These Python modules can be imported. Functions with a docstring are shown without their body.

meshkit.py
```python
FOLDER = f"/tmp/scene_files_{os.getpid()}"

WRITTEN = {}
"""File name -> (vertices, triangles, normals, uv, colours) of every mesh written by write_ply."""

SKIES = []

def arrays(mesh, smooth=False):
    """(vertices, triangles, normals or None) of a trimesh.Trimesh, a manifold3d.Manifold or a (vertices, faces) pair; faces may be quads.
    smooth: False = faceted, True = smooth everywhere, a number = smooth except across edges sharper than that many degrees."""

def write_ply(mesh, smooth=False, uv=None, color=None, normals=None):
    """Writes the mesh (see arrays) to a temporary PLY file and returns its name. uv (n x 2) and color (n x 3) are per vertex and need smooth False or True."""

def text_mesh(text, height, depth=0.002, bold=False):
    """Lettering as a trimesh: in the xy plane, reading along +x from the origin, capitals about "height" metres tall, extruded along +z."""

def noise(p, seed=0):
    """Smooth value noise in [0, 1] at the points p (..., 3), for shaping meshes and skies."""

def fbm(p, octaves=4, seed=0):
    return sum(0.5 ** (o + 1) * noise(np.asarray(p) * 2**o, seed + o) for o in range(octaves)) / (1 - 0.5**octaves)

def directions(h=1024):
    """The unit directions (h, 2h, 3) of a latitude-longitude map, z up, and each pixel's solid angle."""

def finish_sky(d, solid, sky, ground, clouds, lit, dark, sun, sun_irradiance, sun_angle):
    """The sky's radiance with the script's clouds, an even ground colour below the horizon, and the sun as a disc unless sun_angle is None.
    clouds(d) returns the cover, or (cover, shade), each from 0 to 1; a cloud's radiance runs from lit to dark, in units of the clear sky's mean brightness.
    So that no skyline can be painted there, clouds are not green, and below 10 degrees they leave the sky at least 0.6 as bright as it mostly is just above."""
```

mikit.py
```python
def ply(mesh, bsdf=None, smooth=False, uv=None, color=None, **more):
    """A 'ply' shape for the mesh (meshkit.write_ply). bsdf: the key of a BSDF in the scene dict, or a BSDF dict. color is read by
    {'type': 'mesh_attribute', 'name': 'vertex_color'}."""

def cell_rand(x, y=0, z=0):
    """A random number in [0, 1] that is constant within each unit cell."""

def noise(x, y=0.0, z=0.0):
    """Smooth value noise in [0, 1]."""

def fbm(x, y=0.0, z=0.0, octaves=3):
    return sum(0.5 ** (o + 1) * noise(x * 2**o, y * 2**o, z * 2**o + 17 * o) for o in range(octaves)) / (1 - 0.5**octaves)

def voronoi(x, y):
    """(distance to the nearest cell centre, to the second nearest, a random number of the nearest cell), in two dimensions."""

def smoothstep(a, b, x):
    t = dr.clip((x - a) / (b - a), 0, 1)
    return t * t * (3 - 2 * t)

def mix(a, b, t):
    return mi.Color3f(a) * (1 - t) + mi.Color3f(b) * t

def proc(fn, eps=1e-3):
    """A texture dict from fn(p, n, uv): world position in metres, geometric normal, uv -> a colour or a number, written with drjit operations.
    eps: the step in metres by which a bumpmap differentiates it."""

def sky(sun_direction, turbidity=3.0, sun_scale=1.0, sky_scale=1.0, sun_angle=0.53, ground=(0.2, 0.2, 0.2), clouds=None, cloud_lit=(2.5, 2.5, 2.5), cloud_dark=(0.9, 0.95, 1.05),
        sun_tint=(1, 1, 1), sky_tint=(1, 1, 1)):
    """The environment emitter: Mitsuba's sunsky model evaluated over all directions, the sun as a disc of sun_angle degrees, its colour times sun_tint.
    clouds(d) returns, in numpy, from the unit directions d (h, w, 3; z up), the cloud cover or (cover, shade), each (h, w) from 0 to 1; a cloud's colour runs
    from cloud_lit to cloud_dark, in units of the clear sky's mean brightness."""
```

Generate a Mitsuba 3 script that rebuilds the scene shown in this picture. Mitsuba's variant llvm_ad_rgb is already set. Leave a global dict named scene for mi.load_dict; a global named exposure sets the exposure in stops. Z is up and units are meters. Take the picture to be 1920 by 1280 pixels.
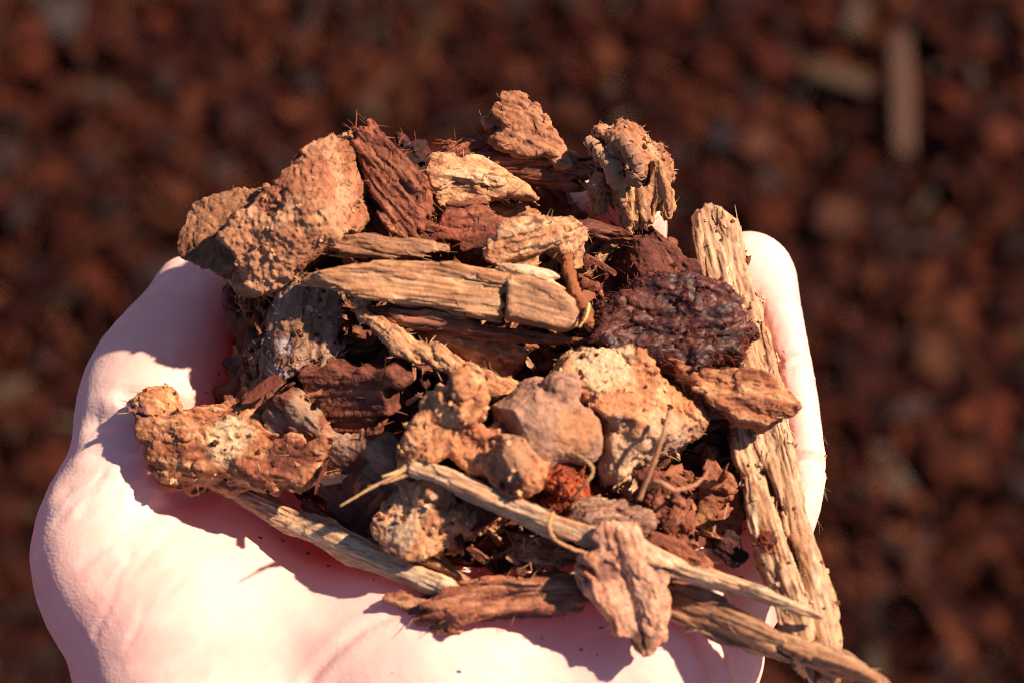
import math, random
import numpy as np
import drjit as dr
import mitsuba as mi
import trimesh
from scipy.sparse import coo_matrix
from scipy.sparse.csgraph import connected_components
import mikit, meshkit
from mikit import ply, proc, noise, fbm, smoothstep, mix

# ------------------------------------------------------------------ camera, sky, exposure
# world in metres, z up, the cupped hand at the origin, the mulch bed 0.70 m below it.
PITCH = math.radians(68.0)            # how far the camera looks down
DIST = 0.42                           # camera to hand
FOV = 21.96
EYE = np.array([0.0, -math.cos(PITCH), math.sin(PITCH)]) * DIST
SUN = np.array([0.66, 0.25, 0.71])
SUN = SUN / np.linalg.norm(SUN)
exposure = 2.95

scene = {
    "camera": {"type": "thinlens", "fov": FOV, "fov_axis": "x", "aperture_radius": 0.0032,
               "focus_distance": DIST - 0.0165, "near_clip": 0.02, "far_clip": 2000.0,
               "to_world": mi.ScalarTransform4f().look_at(origin=EYE.tolist(), target=[0, 0, 0], up=[0, 0, 1])},
    "daylight": mikit.sky(SUN.tolist(), turbidity=3, sun_scale=1.0, sky_scale=0.48, sun_angle=1.5, sun_tint=(1.03, .98, .98), sky_tint=(1.06, .97, 1.0), ground=(0.03, 0.018, 0.014)),
}
labels = {}

# ------------------------------------------------------------------ helpers
MM = 1000.0
W0, H0 = 1920, 1280
TX = math.tan(math.radians(FOV / 2))
FWD = -EYE / np.linalg.norm(EYE)
RIGHT = np.array([1.0, 0, 0])
UPV = np.cross(RIGHT, FWD)
TOCAM = -FWD


def ray(px, py):
    """Direction in which the photograph's pixel lies, seen from where the photographer stood."""
    a = (px - W0 / 2) / (W0 / 2) * TX
    b = -(py - H0 / 2) / (W0 / 2) * TX
    return FWD + a * RIGHT + b * UPV


def at(px, py, z):
    """The point (mm) at height z (mm) that shows at pixel (px, py)."""
    d = ray(px, py)
    t = (z / MM - EYE[2]) / d[2]
    return (EYE + d * t) * MM


def on_plane(px, py, p0, n):
    d = ray(px, py)
    e = EYE * MM
    return e + d * (np.dot(p0 - e, n) / np.dot(d, n))


def nrm(v):
    return v / (np.linalg.norm(v, axis=-1, keepdims=True) + 1e-12)


def lin(*rgb):
    c = np.array(rgb, float) / 255.0
    return np.where(c <= 0.04045, c / 12.92, ((c + 0.055) / 1.055) ** 2.4)


def bspline(a, s):
    """Weights of a cubic B-spline lattice of pitch s at the coordinates a."""
    t = (a - a[0]) / s
    i = np.floor(t).astype(int)
    f = t - i
    w = np.zeros((len(a), i.max() + 4))
    r = np.arange(len(a))
    w[r, i] = (1 - f) ** 3 / 6
    w[r, i + 1] = (3 * f**3 - 6 * f**2 + 4) / 6
    w[r, i + 2] = (-3 * f**3 + 3 * f**2 + 3 * f + 1) / 6
    w[r, i + 3] = f**3 / 6
    return w


def gnoise(axes, scales, rng):
    """Smooth random field of unit deviation on the grid of the given axes."""
    ws = [bspline(a, s) for a, s in zip(axes, scales)]
    out = rng.standard_normal([w.shape[1] for w in ws])
    for k, w in enumerate(ws):
        out = np.moveaxis(np.tensordot(w, out, axes=(1, k)), 0, k)
    return out / 0.69 ** len(axes)


def gfbm(axes, scales, rng, octaves=2):
    return sum(0.5**o * gnoise(axes, [s / 2**o for s in scales], rng) for o in range(octaves))


def poly_sdf(poly, X, Y):
    """Signed distance to the polygon, negative inside."""
    p = np.asarray(poly, float)
    q = np.roll(p, -1, axis=0)
    best = np.full(X.shape, 1e18)
    inside = np.zeros(X.shape, bool)
    for (ax, ay), (bx, by) in zip(p, q):
        ex, ey = bx - ax, by - ay
        t = np.clip(((X - ax) * ex + (Y - ay) * ey) / (ex * ex + ey * ey + 1e-12), 0, 1)
        best = np.minimum(best, (X - ax - t * ex) ** 2 + (Y - ay - t * ey) ** 2)
        cross = ((ay > Y) != (by > Y)) & (X < (bx - ax) * (Y - ay) / (by - ay + 1e-12) + ax)
        inside ^= cross
    d = np.sqrt(best)
    return np.where(inside, -d, d)


CORNERS = np.array([[x, y, z] for x in (0, 1) for y in (0, 1) for z in (0, 1)])
EDGES = [(a, b) for a in range(8) for b in range(a + 1, 8) if np.abs(CORNERS[a] - CORNERS[b]).sum() == 1]


def surface_nets(f, axes):
    """The surface f = 0 as (vertices, triangles); f < 0 is inside."""
    nx, ny, nz = f.shape
    ins = f < 0
    cnt = sum(ins[c[0]:nx - 1 + c[0], c[1]:ny - 1 + c[1], c[2]:nz - 1 + c[2]].astype(np.int8) for c in CORNERS)
    act = (cnt > 0) & (cnt < 8)
    I = np.argwhere(act)
    index = np.full(act.shape, -1, np.int64)
    index[act] = np.arange(len(I))
    val = np.stack([f[I[:, 0] + c[0], I[:, 1] + c[1], I[:, 2] + c[2]] for c in CORNERS], 1)
    acc, num = np.zeros((len(I), 3)), np.zeros(len(I))
    for a, b in EDGES:
        va, vb = val[:, a], val[:, b]
        m = (va < 0) != (vb < 0)
        t = np.where(m, va / np.where(m, va - vb, 1), 0)
        acc += m[:, None] * (CORNERS[a] + t[:, None] * (CORNERS[b] - CORNERS[a]))
        num += m
    g = I + acc / num[:, None]
    V = np.stack([np.interp(g[:, k], np.arange(len(axes[k])), axes[k]) for k in range(3)], 1)
    quads = []
    for k in range(3):
        sl0, sl1 = [slice(None)] * 3, [slice(None)] * 3
        sl0[k], sl1[k] = slice(0, -1), slice(1, None)
        a, b = ins[tuple(sl0)], ins[tuple(sl1)]
        u, v = (k + 1) % 3, (k + 2) % 3
        E = np.argwhere(a != b)
        ok = (E[:, u] > 0) & (E[:, v] > 0) & (E[:, u] < f.shape[u] - 1) & (E[:, v] < f.shape[v] - 1)
        E = E[ok]
        flip = ~a[tuple(E.T)]
        q = []
        for du, dv in ((-1, -1), (0, -1), (0, 0), (-1, 0)):
            c = E.copy()
            c[:, u] += du
            c[:, v] += dv
            q.append(index[tuple(c.T)])
        q = np.stack(q, 1)
        q[flip] = q[flip][:, ::-1]
        quads.append(q)
    q = np.vstack(quads)
    q = q[(q >= 0).all(1)]
    return V, np.vstack([q[:, [0, 1, 2]], q[:, [0, 2, 3]]])


def largest(V, F):
    """Only the largest connected piece of a mesh."""
    g = coo_matrix((np.ones(len(F) * 2), (np.r_[F[:, 0], F[:, 1]], np.r_[F[:, 1], F[:, 2]])), shape=(len(V), len(V)))
    lab = connected_components(g, directed=False)[1]
    keep = lab == np.bincount(lab).argmax()
    new = np.cumsum(keep) - 1
    return V[keep], new[F[keep[F[:, 0]]]]


def vnormals(V, F):
    n = np.zeros_like(V)
    fn = np.cross(V[F[:, 1]] - V[F[:, 0]], V[F[:, 2]] - V[F[:, 0]])
    for k in range(3):
        for j in range(3):
            n[:, j] += np.bincount(F[:, k], fn[:, j], len(V))
    return nrm(n)


def nz(p, s, seed, octaves=1):
    """Value noise, about -1 to 1, of points p with feature sizes s (mm)."""
    q = p / np.asarray(s, float) + 500.0
    return (meshkit.fbm(q, octaves, seed) if octaves > 1 else meshkit.noise(q, seed)) * 2 - 1


def ss(a, b, x):
    t = np.clip((x - a) / (b - a), 0, 1)
    return t * t * (3 - 2 * t)


def blend(c, d, t):
    return c * (1 - t[:, None]) + np.asarray(d) * t[:, None]


def tubes(paths, radii, sides=4):
    """Tubes along polylines (each k x 3, mm) with a radius per point; returns vertices, triangles, tube number per vertex."""
    VV, FF, KK, n0 = [], [], [], 0
    ang = np.arange(sides) * 2 * np.pi / sides
    for k, (p, r) in enumerate(zip(paths, radii)):
        p = np.asarray(p, float)
        r = np.broadcast_to(np.asarray(r, float), (len(p),))
        t = nrm(np.gradient(p, axis=0))
        ref = np.array([0.3, 0.5, 0.81]) if abs(t[0] @ np.array([0.3, 0.5, 0.81])) < 0.9 else np.array([0.9, -0.3, 0.3])
        a = nrm(np.cross(t, ref))
        b = np.cross(t, a)
        ring = p[:, None] + r[:, None, None] * (np.cos(ang)[None, :, None] * a[:, None] + np.sin(ang)[None, :, None] * b[:, None])
        m = len(p)
        V = ring.reshape(-1, 3)
        i, j = np.meshgrid(np.arange(m - 1), np.arange(sides), indexing="ij")
        j2 = (j + 1) % sides
        q = np.stack([i * sides + j, i * sides + j2, (i + 1) * sides + j2, (i + 1) * sides + j], -1).reshape(-1, 4)
        F = np.vstack([q[:, [0, 1, 2]], q[:, [0, 2, 3]]])
        caps = [[0, s + 1, s] for s in range(1, sides - 1)] + [[(m - 1) * sides, (m - 1) * sides + s, (m - 1) * sides + s + 1] for s in range(1, sides - 1)]
        F = np.vstack([F, caps])
        VV.append(V)
        FF.append(F + n0)
        KK.append(np.full(len(V), k))
        n0 += len(V)
    return np.vstack(VV), np.vstack(FF), np.concatenate(KK)


def curve(pts, n=24):
    """Catmull-Rom curve through the points."""
    p = np.asarray(pts, float)
    p = np.vstack([2 * p[0] - p[1], p, 2 * p[-1] - p[-2]])
    out = []
    segs = len(p) - 3
    for x in np.linspace(0, segs - 1e-6, n):
        i = int(x)
        t = x - i
        a, b, c, d = p[i:i + 4]
        out.append(0.5 * (2 * b + (c - a) * t + (2 * a - 5 * b + 4 * c - d) * t * t + (3 * b - a - 3 * c + d) * t**3))
    return np.array(out)


TAKEN = {}


def key_of(name):
    n = TAKEN.get(name, 0)
    TAKEN[name] = n + 1
    return name if n == 0 else f"{name}_{n:03d}"


def put(key, V, F, bsdf, color=None, smooth=True):
    kw = {"color": color} if color is not None else {}
    scene[key] = ply((V / MM, F), bsdf, smooth=smooth, **kw)


# ------------------------------------------------------------------ materials
VC = {"type": "mesh_attribute", "name": "vertex_color"}


def grit(scale, amp_mm, seed):
    def fn(p, n, uv):
        a = fbm(p.x / scale * 1000 + seed, p.y / scale * 1000, p.z / scale * 1000, octaves=2)
        return a
    return {"type": "bumpmap", "scale": amp_mm / 1000.0, "arbitrary": proc(fn, eps=6e-5)}


def mat(name, rough, spec, bump=None, **more):
    base = {"type": "principled", "base_color": VC, "roughness": rough, "specular": spec, **more}
    if bump:
        b = grit(*bump)
        b["nested"] = base
        base = b
    scene[name] = {"type": "twosided", "bsdf": base}


mat("mat_bark", 0.8, 0.25, (0.42, 0.22, 3.0))
mat("mat_wood", 0.62, 0.35, (0.38, 0.10, 9.0))
mat("mat_wet", 0.55, 0.40, (0.40, 0.08, 5.0))
mat("mat_fibre", 0.6, 0.35)
mat("mat_mulch", 0.9, 0.06)
# ------------------------------------------------------------------ the builder of bark and wood pieces
# palettes: linear base colours (main, second, patches, specks)
def pal(*rows, k=0.50):
    return [np.clip(lin(*r) * k * np.array([1.06, .95, .90]), 0.004, 0.8) for r in rows]


P_TAN = pal((202, 148, 112), (168, 108, 78), (222, 176, 138), (98, 56, 40))
P_PALE = pal((220, 170, 128), (188, 130, 94), (240, 204, 162), (112, 64, 46), k=.55)
P_ROSE = pal((190, 124, 96), (150, 90, 70), (216, 158, 122), (84, 46, 38))
P_FLAKE = pal((224, 172, 142), (196, 138, 110), (240, 200, 172), (116, 70, 58), k=.56)
P_ORANGE = pal((206, 144, 102), (166, 100, 70), (234, 188, 142), (96, 50, 38), k=.54)
P_BROWN = pal((172, 112, 82), (132, 80, 60), (196, 140, 104), (84, 48, 38))
P_RED = pal((160, 98, 74), (120, 66, 52), (194, 130, 100), (66, 36, 30))
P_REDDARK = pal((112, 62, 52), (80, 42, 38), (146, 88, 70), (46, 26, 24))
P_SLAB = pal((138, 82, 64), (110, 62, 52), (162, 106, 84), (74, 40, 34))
P_WOOD = pal((216, 168, 124), (188, 134, 94), (236, 198, 154), (128, 80, 56))
P_WOODPALE = pal((238, 206, 166), (222, 178, 138), (248, 226, 194), (168, 114, 84))
P_STICK = pal((226, 186, 146), (204, 156, 116), (242, 214, 180), (140, 90, 66), k=.47)
P_WOODGREY = pal((200, 158, 122), (170, 124, 92), (220, 184, 146), (120, 76, 54))
P_WET = pal((62, 36, 38), (44, 28, 34), (98, 48, 40), (116, 58, 46))
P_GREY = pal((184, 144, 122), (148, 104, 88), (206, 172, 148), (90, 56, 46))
P_DULL = pal((170, 124, 92), (136, 92, 66), (190, 146, 108), (86, 54, 40))

STYLES = {
    "bark": dict(vox=(.34, .27, .27), rnd=.9, lump=(.40, 4.5), lump2=(.14, 1.6), fine=(.20, .5), terrace=(1.0, 3.6), pit=.4, edge=(.5, 2.2), grain=(.17, 5.0, .7), chips=7, bsdf="mat_bark"),
    "chunk": dict(vox=(.28, .28, .28), rnd=1.2, lump=(.40, 5.5), lump2=(.20, 1.7), fine=(.24, .45), terrace=(.7, 5.0), pit=.4, edge=(.4, 2.4), grain=None, chips=7, bsdf="mat_bark"),
    "lumpy": dict(vox=(.29, .29, .29), rnd=2.0, lump=(.7, 4.5), lump2=(.36, 2.0), fine=(.30, .45), terrace=(.8, 3.0), pit=.6, edge=(.5, 2.6), grain=None, chips=4, bsdf="mat_bark"),
    "crumbly": dict(vox=(.27, .27, .27), rnd=1.3, lump=(.55, 3.2), lump2=(.40, 1.2), fine=(.34, .45), terrace=(.7, 2.6), pit=.7, edge=(.6, 1.6), grain=None, chips=5, bsdf="mat_bark"),
    "wood": dict(vox=(.7, .19, .19), rnd=.4, lump=(.2, 6.0), lump2=None, fine=(.05, .4), terrace=(.6, 2.2), pit=0, edge=(.25, 4.0), grain=(.15, 9.0, .36), chips=2, bsdf="mat_wood"),
    "fibrous": dict(vox=(.5, .24, .24), rnd=.9, lump=(.4, 4.5), lump2=None, fine=(.16, .5), terrace=(.9, 2.4), pit=.35, edge=(.5, 3.0), grain=(.36, 9.0, .7), chips=4, bsdf="mat_bark"),
    "flake": dict(vox=(.32, .30, .25), rnd=.5, lump=(.28, 4.5), lump2=(.18, 1.5), fine=(.15, .5), terrace=(.8, 4.0), pit=.3, edge=(.55, 1.8), grain=(.14, 8.0, .8), chips=0, bsdf="mat_bark"),
}


def piece(key, outline, z, th, palette, style="bark", seed=0, tilt=(0, 0), axis=None, jag=0.0, bend=0.0, cup=0.0, dome=0.0,
          patch=None, fibres=0, crumbs=0, label=None, category=None, group=None, knobs=(), dents=(), speck=.5, fibre_len=2.6, patch_color=None, fibre_color=None, fibre_lift=-.1, sweep=0.0, cuts=(), **over):
    """One piece of bark or wood: its outline (photograph pixels) stands at the height z (mm) on a plane tilted by tilt from facing the
    camera, with half thickness th; axis = two pixels (with heights if z is a pair) along which the grain runs."""
    st = {**STYLES[style], **over}
    rng = np.random.default_rng(1000 + seed)
    o = np.asarray(outline, float)
    zc = float(np.mean(z))
    cpx = (o.min(0) + o.max(0)) / 2
    p0 = at(cpx[0], cpx[1], zc)
    n = nrm(TOCAM + tilt[0] * RIGHT + tilt[1] * UPV)
    if axis is not None:
        (ax, ay), (bx, by) = axis
        z0, z1 = (z if np.ndim(z) else (z, z))
        pa, pb = at(ax, ay, z0), at(bx, by, z1)
        if np.ndim(z):
            p0 = (pa + pb) / 2
            u = nrm(pb - pa)
            n = nrm(n - (n @ u) * u)
        else:
            u = nrm((pb - pa) - ((pb - pa) @ n) * n)
    else:
        q = np.array([on_plane(x, y, p0, n) for x, y in o]) - p0
        q = q - q.mean(0)
        u = nrm(np.linalg.svd(q, full_matrices=False)[2][0])
        u = nrm(u - (u @ n) * n)
        if u[0] < 0:
            u = -u
    v = np.cross(n, u)
    P = np.array([on_plane(x, y, p0, n) for x, y in o]) - p0
    poly = np.stack([P @ u, P @ v], 1)
    lo, hi = poly.min(0) - 3.2, poly.max(0) + 3.2
    T = th + abs(st["lump"][0]) * 2 + (st["lump2"][0] if st["lump2"] else 0) + abs(bend) + abs(cup) + abs(dome) + 1.0 + max([k[2] + k[3] - th for k in knobs] + [0])
    vx = st["vox"]
    axes = [np.arange(lo[0], hi[0] + vx[0], vx[0]), np.arange(lo[1], hi[1] + vx[1], vx[1]), np.arange(-T, T + vx[2], vx[2])]
    U, Vv = np.meshgrid(axes[0], axes[1], indexing="ij")
    e = st["edge"]
    if style == "wood" or style == "fibrous":
        dU = .5 * jag * gfbm([axes[0], axes[1]], [60.0, .9], rng) if jag else 0
        d2 = poly_sdf(poly, U + dU, Vv + .25 * gnoise([axes[0], axes[1]], [10., 3.], rng) * e[0])
    else:
        d2 = poly_sdf(poly, U + e[0] * gfbm([axes[0], axes[1]], [e[1]] * 2, rng), Vv + e[0] * gfbm([axes[0], axes[1]], [e[1]] * 2, rng))
    half = max(poly[:, 0].max(), -poly[:, 0].min())
    hv = max(poly[:, 1].max(), -poly[:, 1].min())
    wc = bend * ((U / half) ** 2 - .3) + cup * ((Vv / hv) ** 2 - .3) + sweep * U / half
    thick = th * (1 - dome * .0) + 0 * U
    if dome:                                           # swells towards the middle
        thick = th * (1 - dome + dome * np.sqrt(np.clip(1 - np.clip(1 + d2 / (hv * .85), 0, 1) ** 2, 0, 1)))
        thick = np.maximum(thick, .4)
    w = axes[2][None, None, :] - wc[:, :, None]
    r = min(st["rnd"], th * .95)
    a = d2[:, :, None] + r
    b = np.abs(w) - thick[:, :, None] + r
    f = np.minimum(np.maximum(a, b), 0) + np.sqrt(np.maximum(a, 0) ** 2 + np.maximum(b, 0) ** 2) - r
    for ku, kv, kw, kr in knobs:                      # extra lumps: pixel x, pixel y, height above the plane, radius
        c = on_plane(ku, kv, p0, n) - p0
        cu, cv = c @ u, c @ v
        g = np.sqrt((axes[0][:, None, None] - cu) ** 2 + (axes[1][None, :, None] - cv) ** 2 + (axes[2][None, None, :] - kw) ** 2) - kr
        h = np.clip(.5 + .5 * (g - f) / 2.0, 0, 1)
        f = g * (1 - h) + f * h - 2.0 * h * (1 - h)
    for ku, kv, kw, kr in dents:
        c = on_plane(ku, kv, p0, n) - p0
        cu, cv = c @ u, c @ v
        g = kr - np.sqrt((axes[0][:, None, None] - cu) ** 2 + (axes[1][None, :, None] - cv) ** 2 + (axes[2][None, None, :] - kw) ** 2)
        h = np.clip(.5 - .5 * (g - f) / 1.2, 0, 1)
        f = g * (1 - h) + f * h + 1.2 * h * (1 - h)
    for kx, ky, kw, kn in cuts:                       # split faces: pixel x, pixel y, height above the plane, facing (right, up, to the camera)
        c = on_plane(kx, ky, p0, n) - p0 + n * kw
        m = nrm(np.array(kn, float) @ np.stack([RIGHT, UPV, TOCAM]))
        f = np.maximum(f, axes[0][:, None, None] * (m @ u) + axes[1][None, :, None] * (m @ v) + axes[2][None, None, :] * (m @ n) - m @ c)
    if st["chips"]:                                    # facets where bits have been knocked off
        sub = f[::3, ::3, ::3]
        I = np.argwhere(sub < 0) * 3
        G = np.stack([axes[k][I[:, k]] for k in range(3)], 1)
        for _ in range(st["chips"]):
            m = rng.standard_normal(3) * np.array([.42, .42, 1.0])
            m = m / np.linalg.norm(m)
            if m[2] < 0 and rng.random() < .7:
                m = -m
            h = G @ m
            cut = h.max() - rng.uniform(.06, .20) * min(h.max() - h.min(), 2.2 * th + 2)
            f = np.maximum(f, axes[0][:, None, None] * m[0] + axes[1][None, :, None] * m[1] + axes[2][None, None, :] * m[2] - cut)
    L = st["lump"]
    along = (1.7 if style == "bark" else 2.2) if st["grain"] else 1.0
    f = f - .2 + L[0] * gnoise(axes, [L[1] * along, L[1], L[1]], rng)
    if st["lump2"]:
        A = st["lump2"]
        f = f + A[0] * (np.abs(gnoise(axes, [A[1] * 1.4] * 3, rng)) - .75)      # billows: rounded knobs with sharp creases
    if st["pit"]:
        g = gnoise(axes, [3.0 * along, 3.0, 3.0], rng)
        f = f + st["pit"] * np.exp(-(g / .13) ** 2)                                    # cracks
    if st["grain"]:
        g = gnoise(axes, [16.0, 1.7, 1.7], rng)
        f = f + st["grain"][0] * 1.5 * np.exp(-(g / .16) ** 2)
    if st["terrace"]:                                  # scales and layers that broke off with steep edges
        A, sc = st["terrace"]
        g = gfbm(axes, [sc * along * 1.3, sc, sc * .8], rng) * 1.1
        fr = g - np.floor(g)
        f = f + A * .5 * (np.floor(g) + .5 + ss(.42, .58, fr))
    f[[0, -1]] = 5
    f[:, [0, -1]] = 5
    f[:, :, [0, -1]] = 5
    q, F = largest(*surface_nets(f, axes))
    N = vnormals(q, F)
    a = np.zeros(len(q))
    fa, fs = st["fine"]
    a += fa * (.8 * nz(q, fs * 2.2, seed, 2) + .8 * nz(q, fs, seed + 1) + .5 * (1 - 2 * np.abs(nz(q, fs * 4, seed + 9))))
    gr = None
    if st["grain"]:
        ga, gl, gc = st["grain"]
        gr = nz(q, (gl, gc, gc), seed + 3) * .6 + nz(q, (gl * .6, gc * .45, gc * .45), seed + 4) * .4
        side = 1 - np.abs(N[:, 0])
        a += ga * gr * side * 1.6
    q = q + N * a[:, None]
    # colours: patches and grain of the stuff itself
    c0, c1, c2, c3 = palette
    t = nz(q, 7.0 if not st["grain"] else (20., 4., 4.), seed + 20, 3)
    C = blend(np.tile(c0, (len(q), 1)), c1, ss(-.25, .35, t))
    t = nz(q, 3.4 if not st["grain"] else (14., 1.6, 1.6), seed + 21, 3)
    C = blend(C, c2, ss(.05, .42, t) * .8)
    t = nz(q, 1.5 if not st["grain"] else (3.5, .9, .9), seed + 22, 2)
    C = blend(C, c3, ss(.34, .62, t) * speck)
    if gr is not None:
        g2 = nz(q, (26., .6, .6), seed + 30) * .5 + nz(q, (12., .28, .28), seed + 31) * .5
        C = blend(C, c3, ss(.10, .5, g2) * .7)
        C = blend(C, c2, ss(.15, .6, -g2) * .5)
    if patch is not None:                              # a stain: pixel x, pixel y, radius mm, colour
        for px, py, pr, pc in patch:
            c = on_plane(px, py, p0, n) - p0
            d = np.hypot(q[:, 0] - c @ u, q[:, 1] - c @ v) + pr * .55 * nz(q, 2.6, seed + 40, 3)
            C = blend(C, pc, ss(pr, pr * .55, d) * .9)
    t = nz(q, (1.2, .5, .5) if st["grain"] else .62, seed + 51)
    C = blend(C, c3, ss(.30, .75, t) * min(speck + .1, .8))
    C = C * (1 + .22 * nz(q, .9, seed + 50) + .26 * nz(q, .42, seed + 52))[:, None]
    M = np.stack([u, v, n])
    X = q @ M + p0
    put(key, X, F, st["bsdf"], np.clip(C, .003, .85))
    XN = N @ M
    if label:
        labels[key] = {"label": label, "category": category}
        if group:
            labels[key]["group"] = group
    face = np.where(XN @ TOCAM > -.15)[0]
    if fibres:
        k = rng.choice(face, fibres)
        paths, rad, cols = [], [], []
        for i in k:
            if style == "wood":
                dvec = nrm(rng.standard_normal(3) * .16 + XN[i] * .10 + u * rng.choice([-1, 1]))
            else:
                dvec = nrm(rng.standard_normal(3) * .75 + XN[i] * .14 + (u * rng.choice([-1, 1]) * (1.0 if st["grain"] else .3)))
            ln = fibre_len * rng.uniform(.3, 1.0) ** 1.3
            c = nrm(rng.standard_normal(3)) * ln * rng.uniform(.1, .45)
            s = np.linspace(0, 1, 5)[:, None]
            paths.append(X[i] + XN[i] * fibre_lift + dvec * ln * s + c * s * s)
            r0 = rng.uniform(.035, .085)
            rad.append(r0 * np.array([1.1, 1, .9, .7, .3]))
            base = c2 if fibre_color is None else fibre_color
            cols.append(np.clip(base * rng.uniform(.6, 1.25), .004, .85))
        TV, TF, TK = tubes(paths, rad, 3)
        put(key + "__fibres", TV, TF, "mat_fibre", np.array(cols)[TK])
        labels[key + "__fibres"] = {"kind": "stuff"}
    if crumbs:
        k = rng.choice(face, crumbs)
        ico = trimesh.creation.icosphere(subdivisions=1)
        VV, FF, CC = [], [], []
        for j, i in enumerate(k):
            s = rng.uniform(.18, .62) * rng.uniform(.5, 1, 3)
            R = np.linalg.qr(rng.standard_normal((3, 3)))[0]
            b = (ico.vertices * (1 + .35 * rng.standard_normal((len(ico.vertices), 1)))) * s @ R + X[i] + XN[i] * .12
            VV.append(b)
            FF.append(ico.faces + j * len(ico.vertices))
            CC.append(np.tile(np.clip((c2 if rng.random() < .6 else c3) * rng.uniform(.6, 1.2), .004, .8), (len(b), 1)))
        put(key + "__crumbs", np.vstack(VV), np.vstack(FF), "mat_bark", np.vstack(CC), smooth=False)
        labels[key + "__crumbs"] = {"kind": "stuff"}
    return X, XN, u, v, n


def strand(key, pts, r0, r1, color, label=None, category=None, group=None, bsdf="mat_fibre", n=28, seed=0, rough=.12):
    """A root, straw or twig along points (pixel x, pixel y, height mm)."""
    p = curve([at(*q) for q in pts], n)
    rng = np.random.default_rng(seed)
    p = p + rng.standard_normal(p.shape) * rough * r0
    s = np.linspace(0, 1, n)
    r = (r0 + (r1 - r0) * s) * (1 + .10 * rng.standard_normal(n))
    V, F, K = tubes([p], [r], 8)
    N = vnormals(V, F)
    V = V + N * (r0 * rough * 1.6 * nz(V, (r0 * 1.6,) * 3, seed, 2))[:, None]
    c = np.tile(np.asarray(color, float), (len(V), 1)) * (1 + .25 * nz(V, 1.2, seed + 5)[:, None])
    put(key, V, F, bsdf, np.clip(c, .004, .85))
    if label:
        labels[key] = {"label": label, "category": category}
        if group:
            labels[key]["group"] = group
# ------------------------------------------------------------------ the ground: a mulch bed
GZ = -700.0


def ground_height(x, y):
    p = np.stack([x / 160.0 + 50, y / 160.0 + 50, 0 * x], -1)
    return 22 * (meshkit.fbm(p, 2, 7) - .5)


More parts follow.
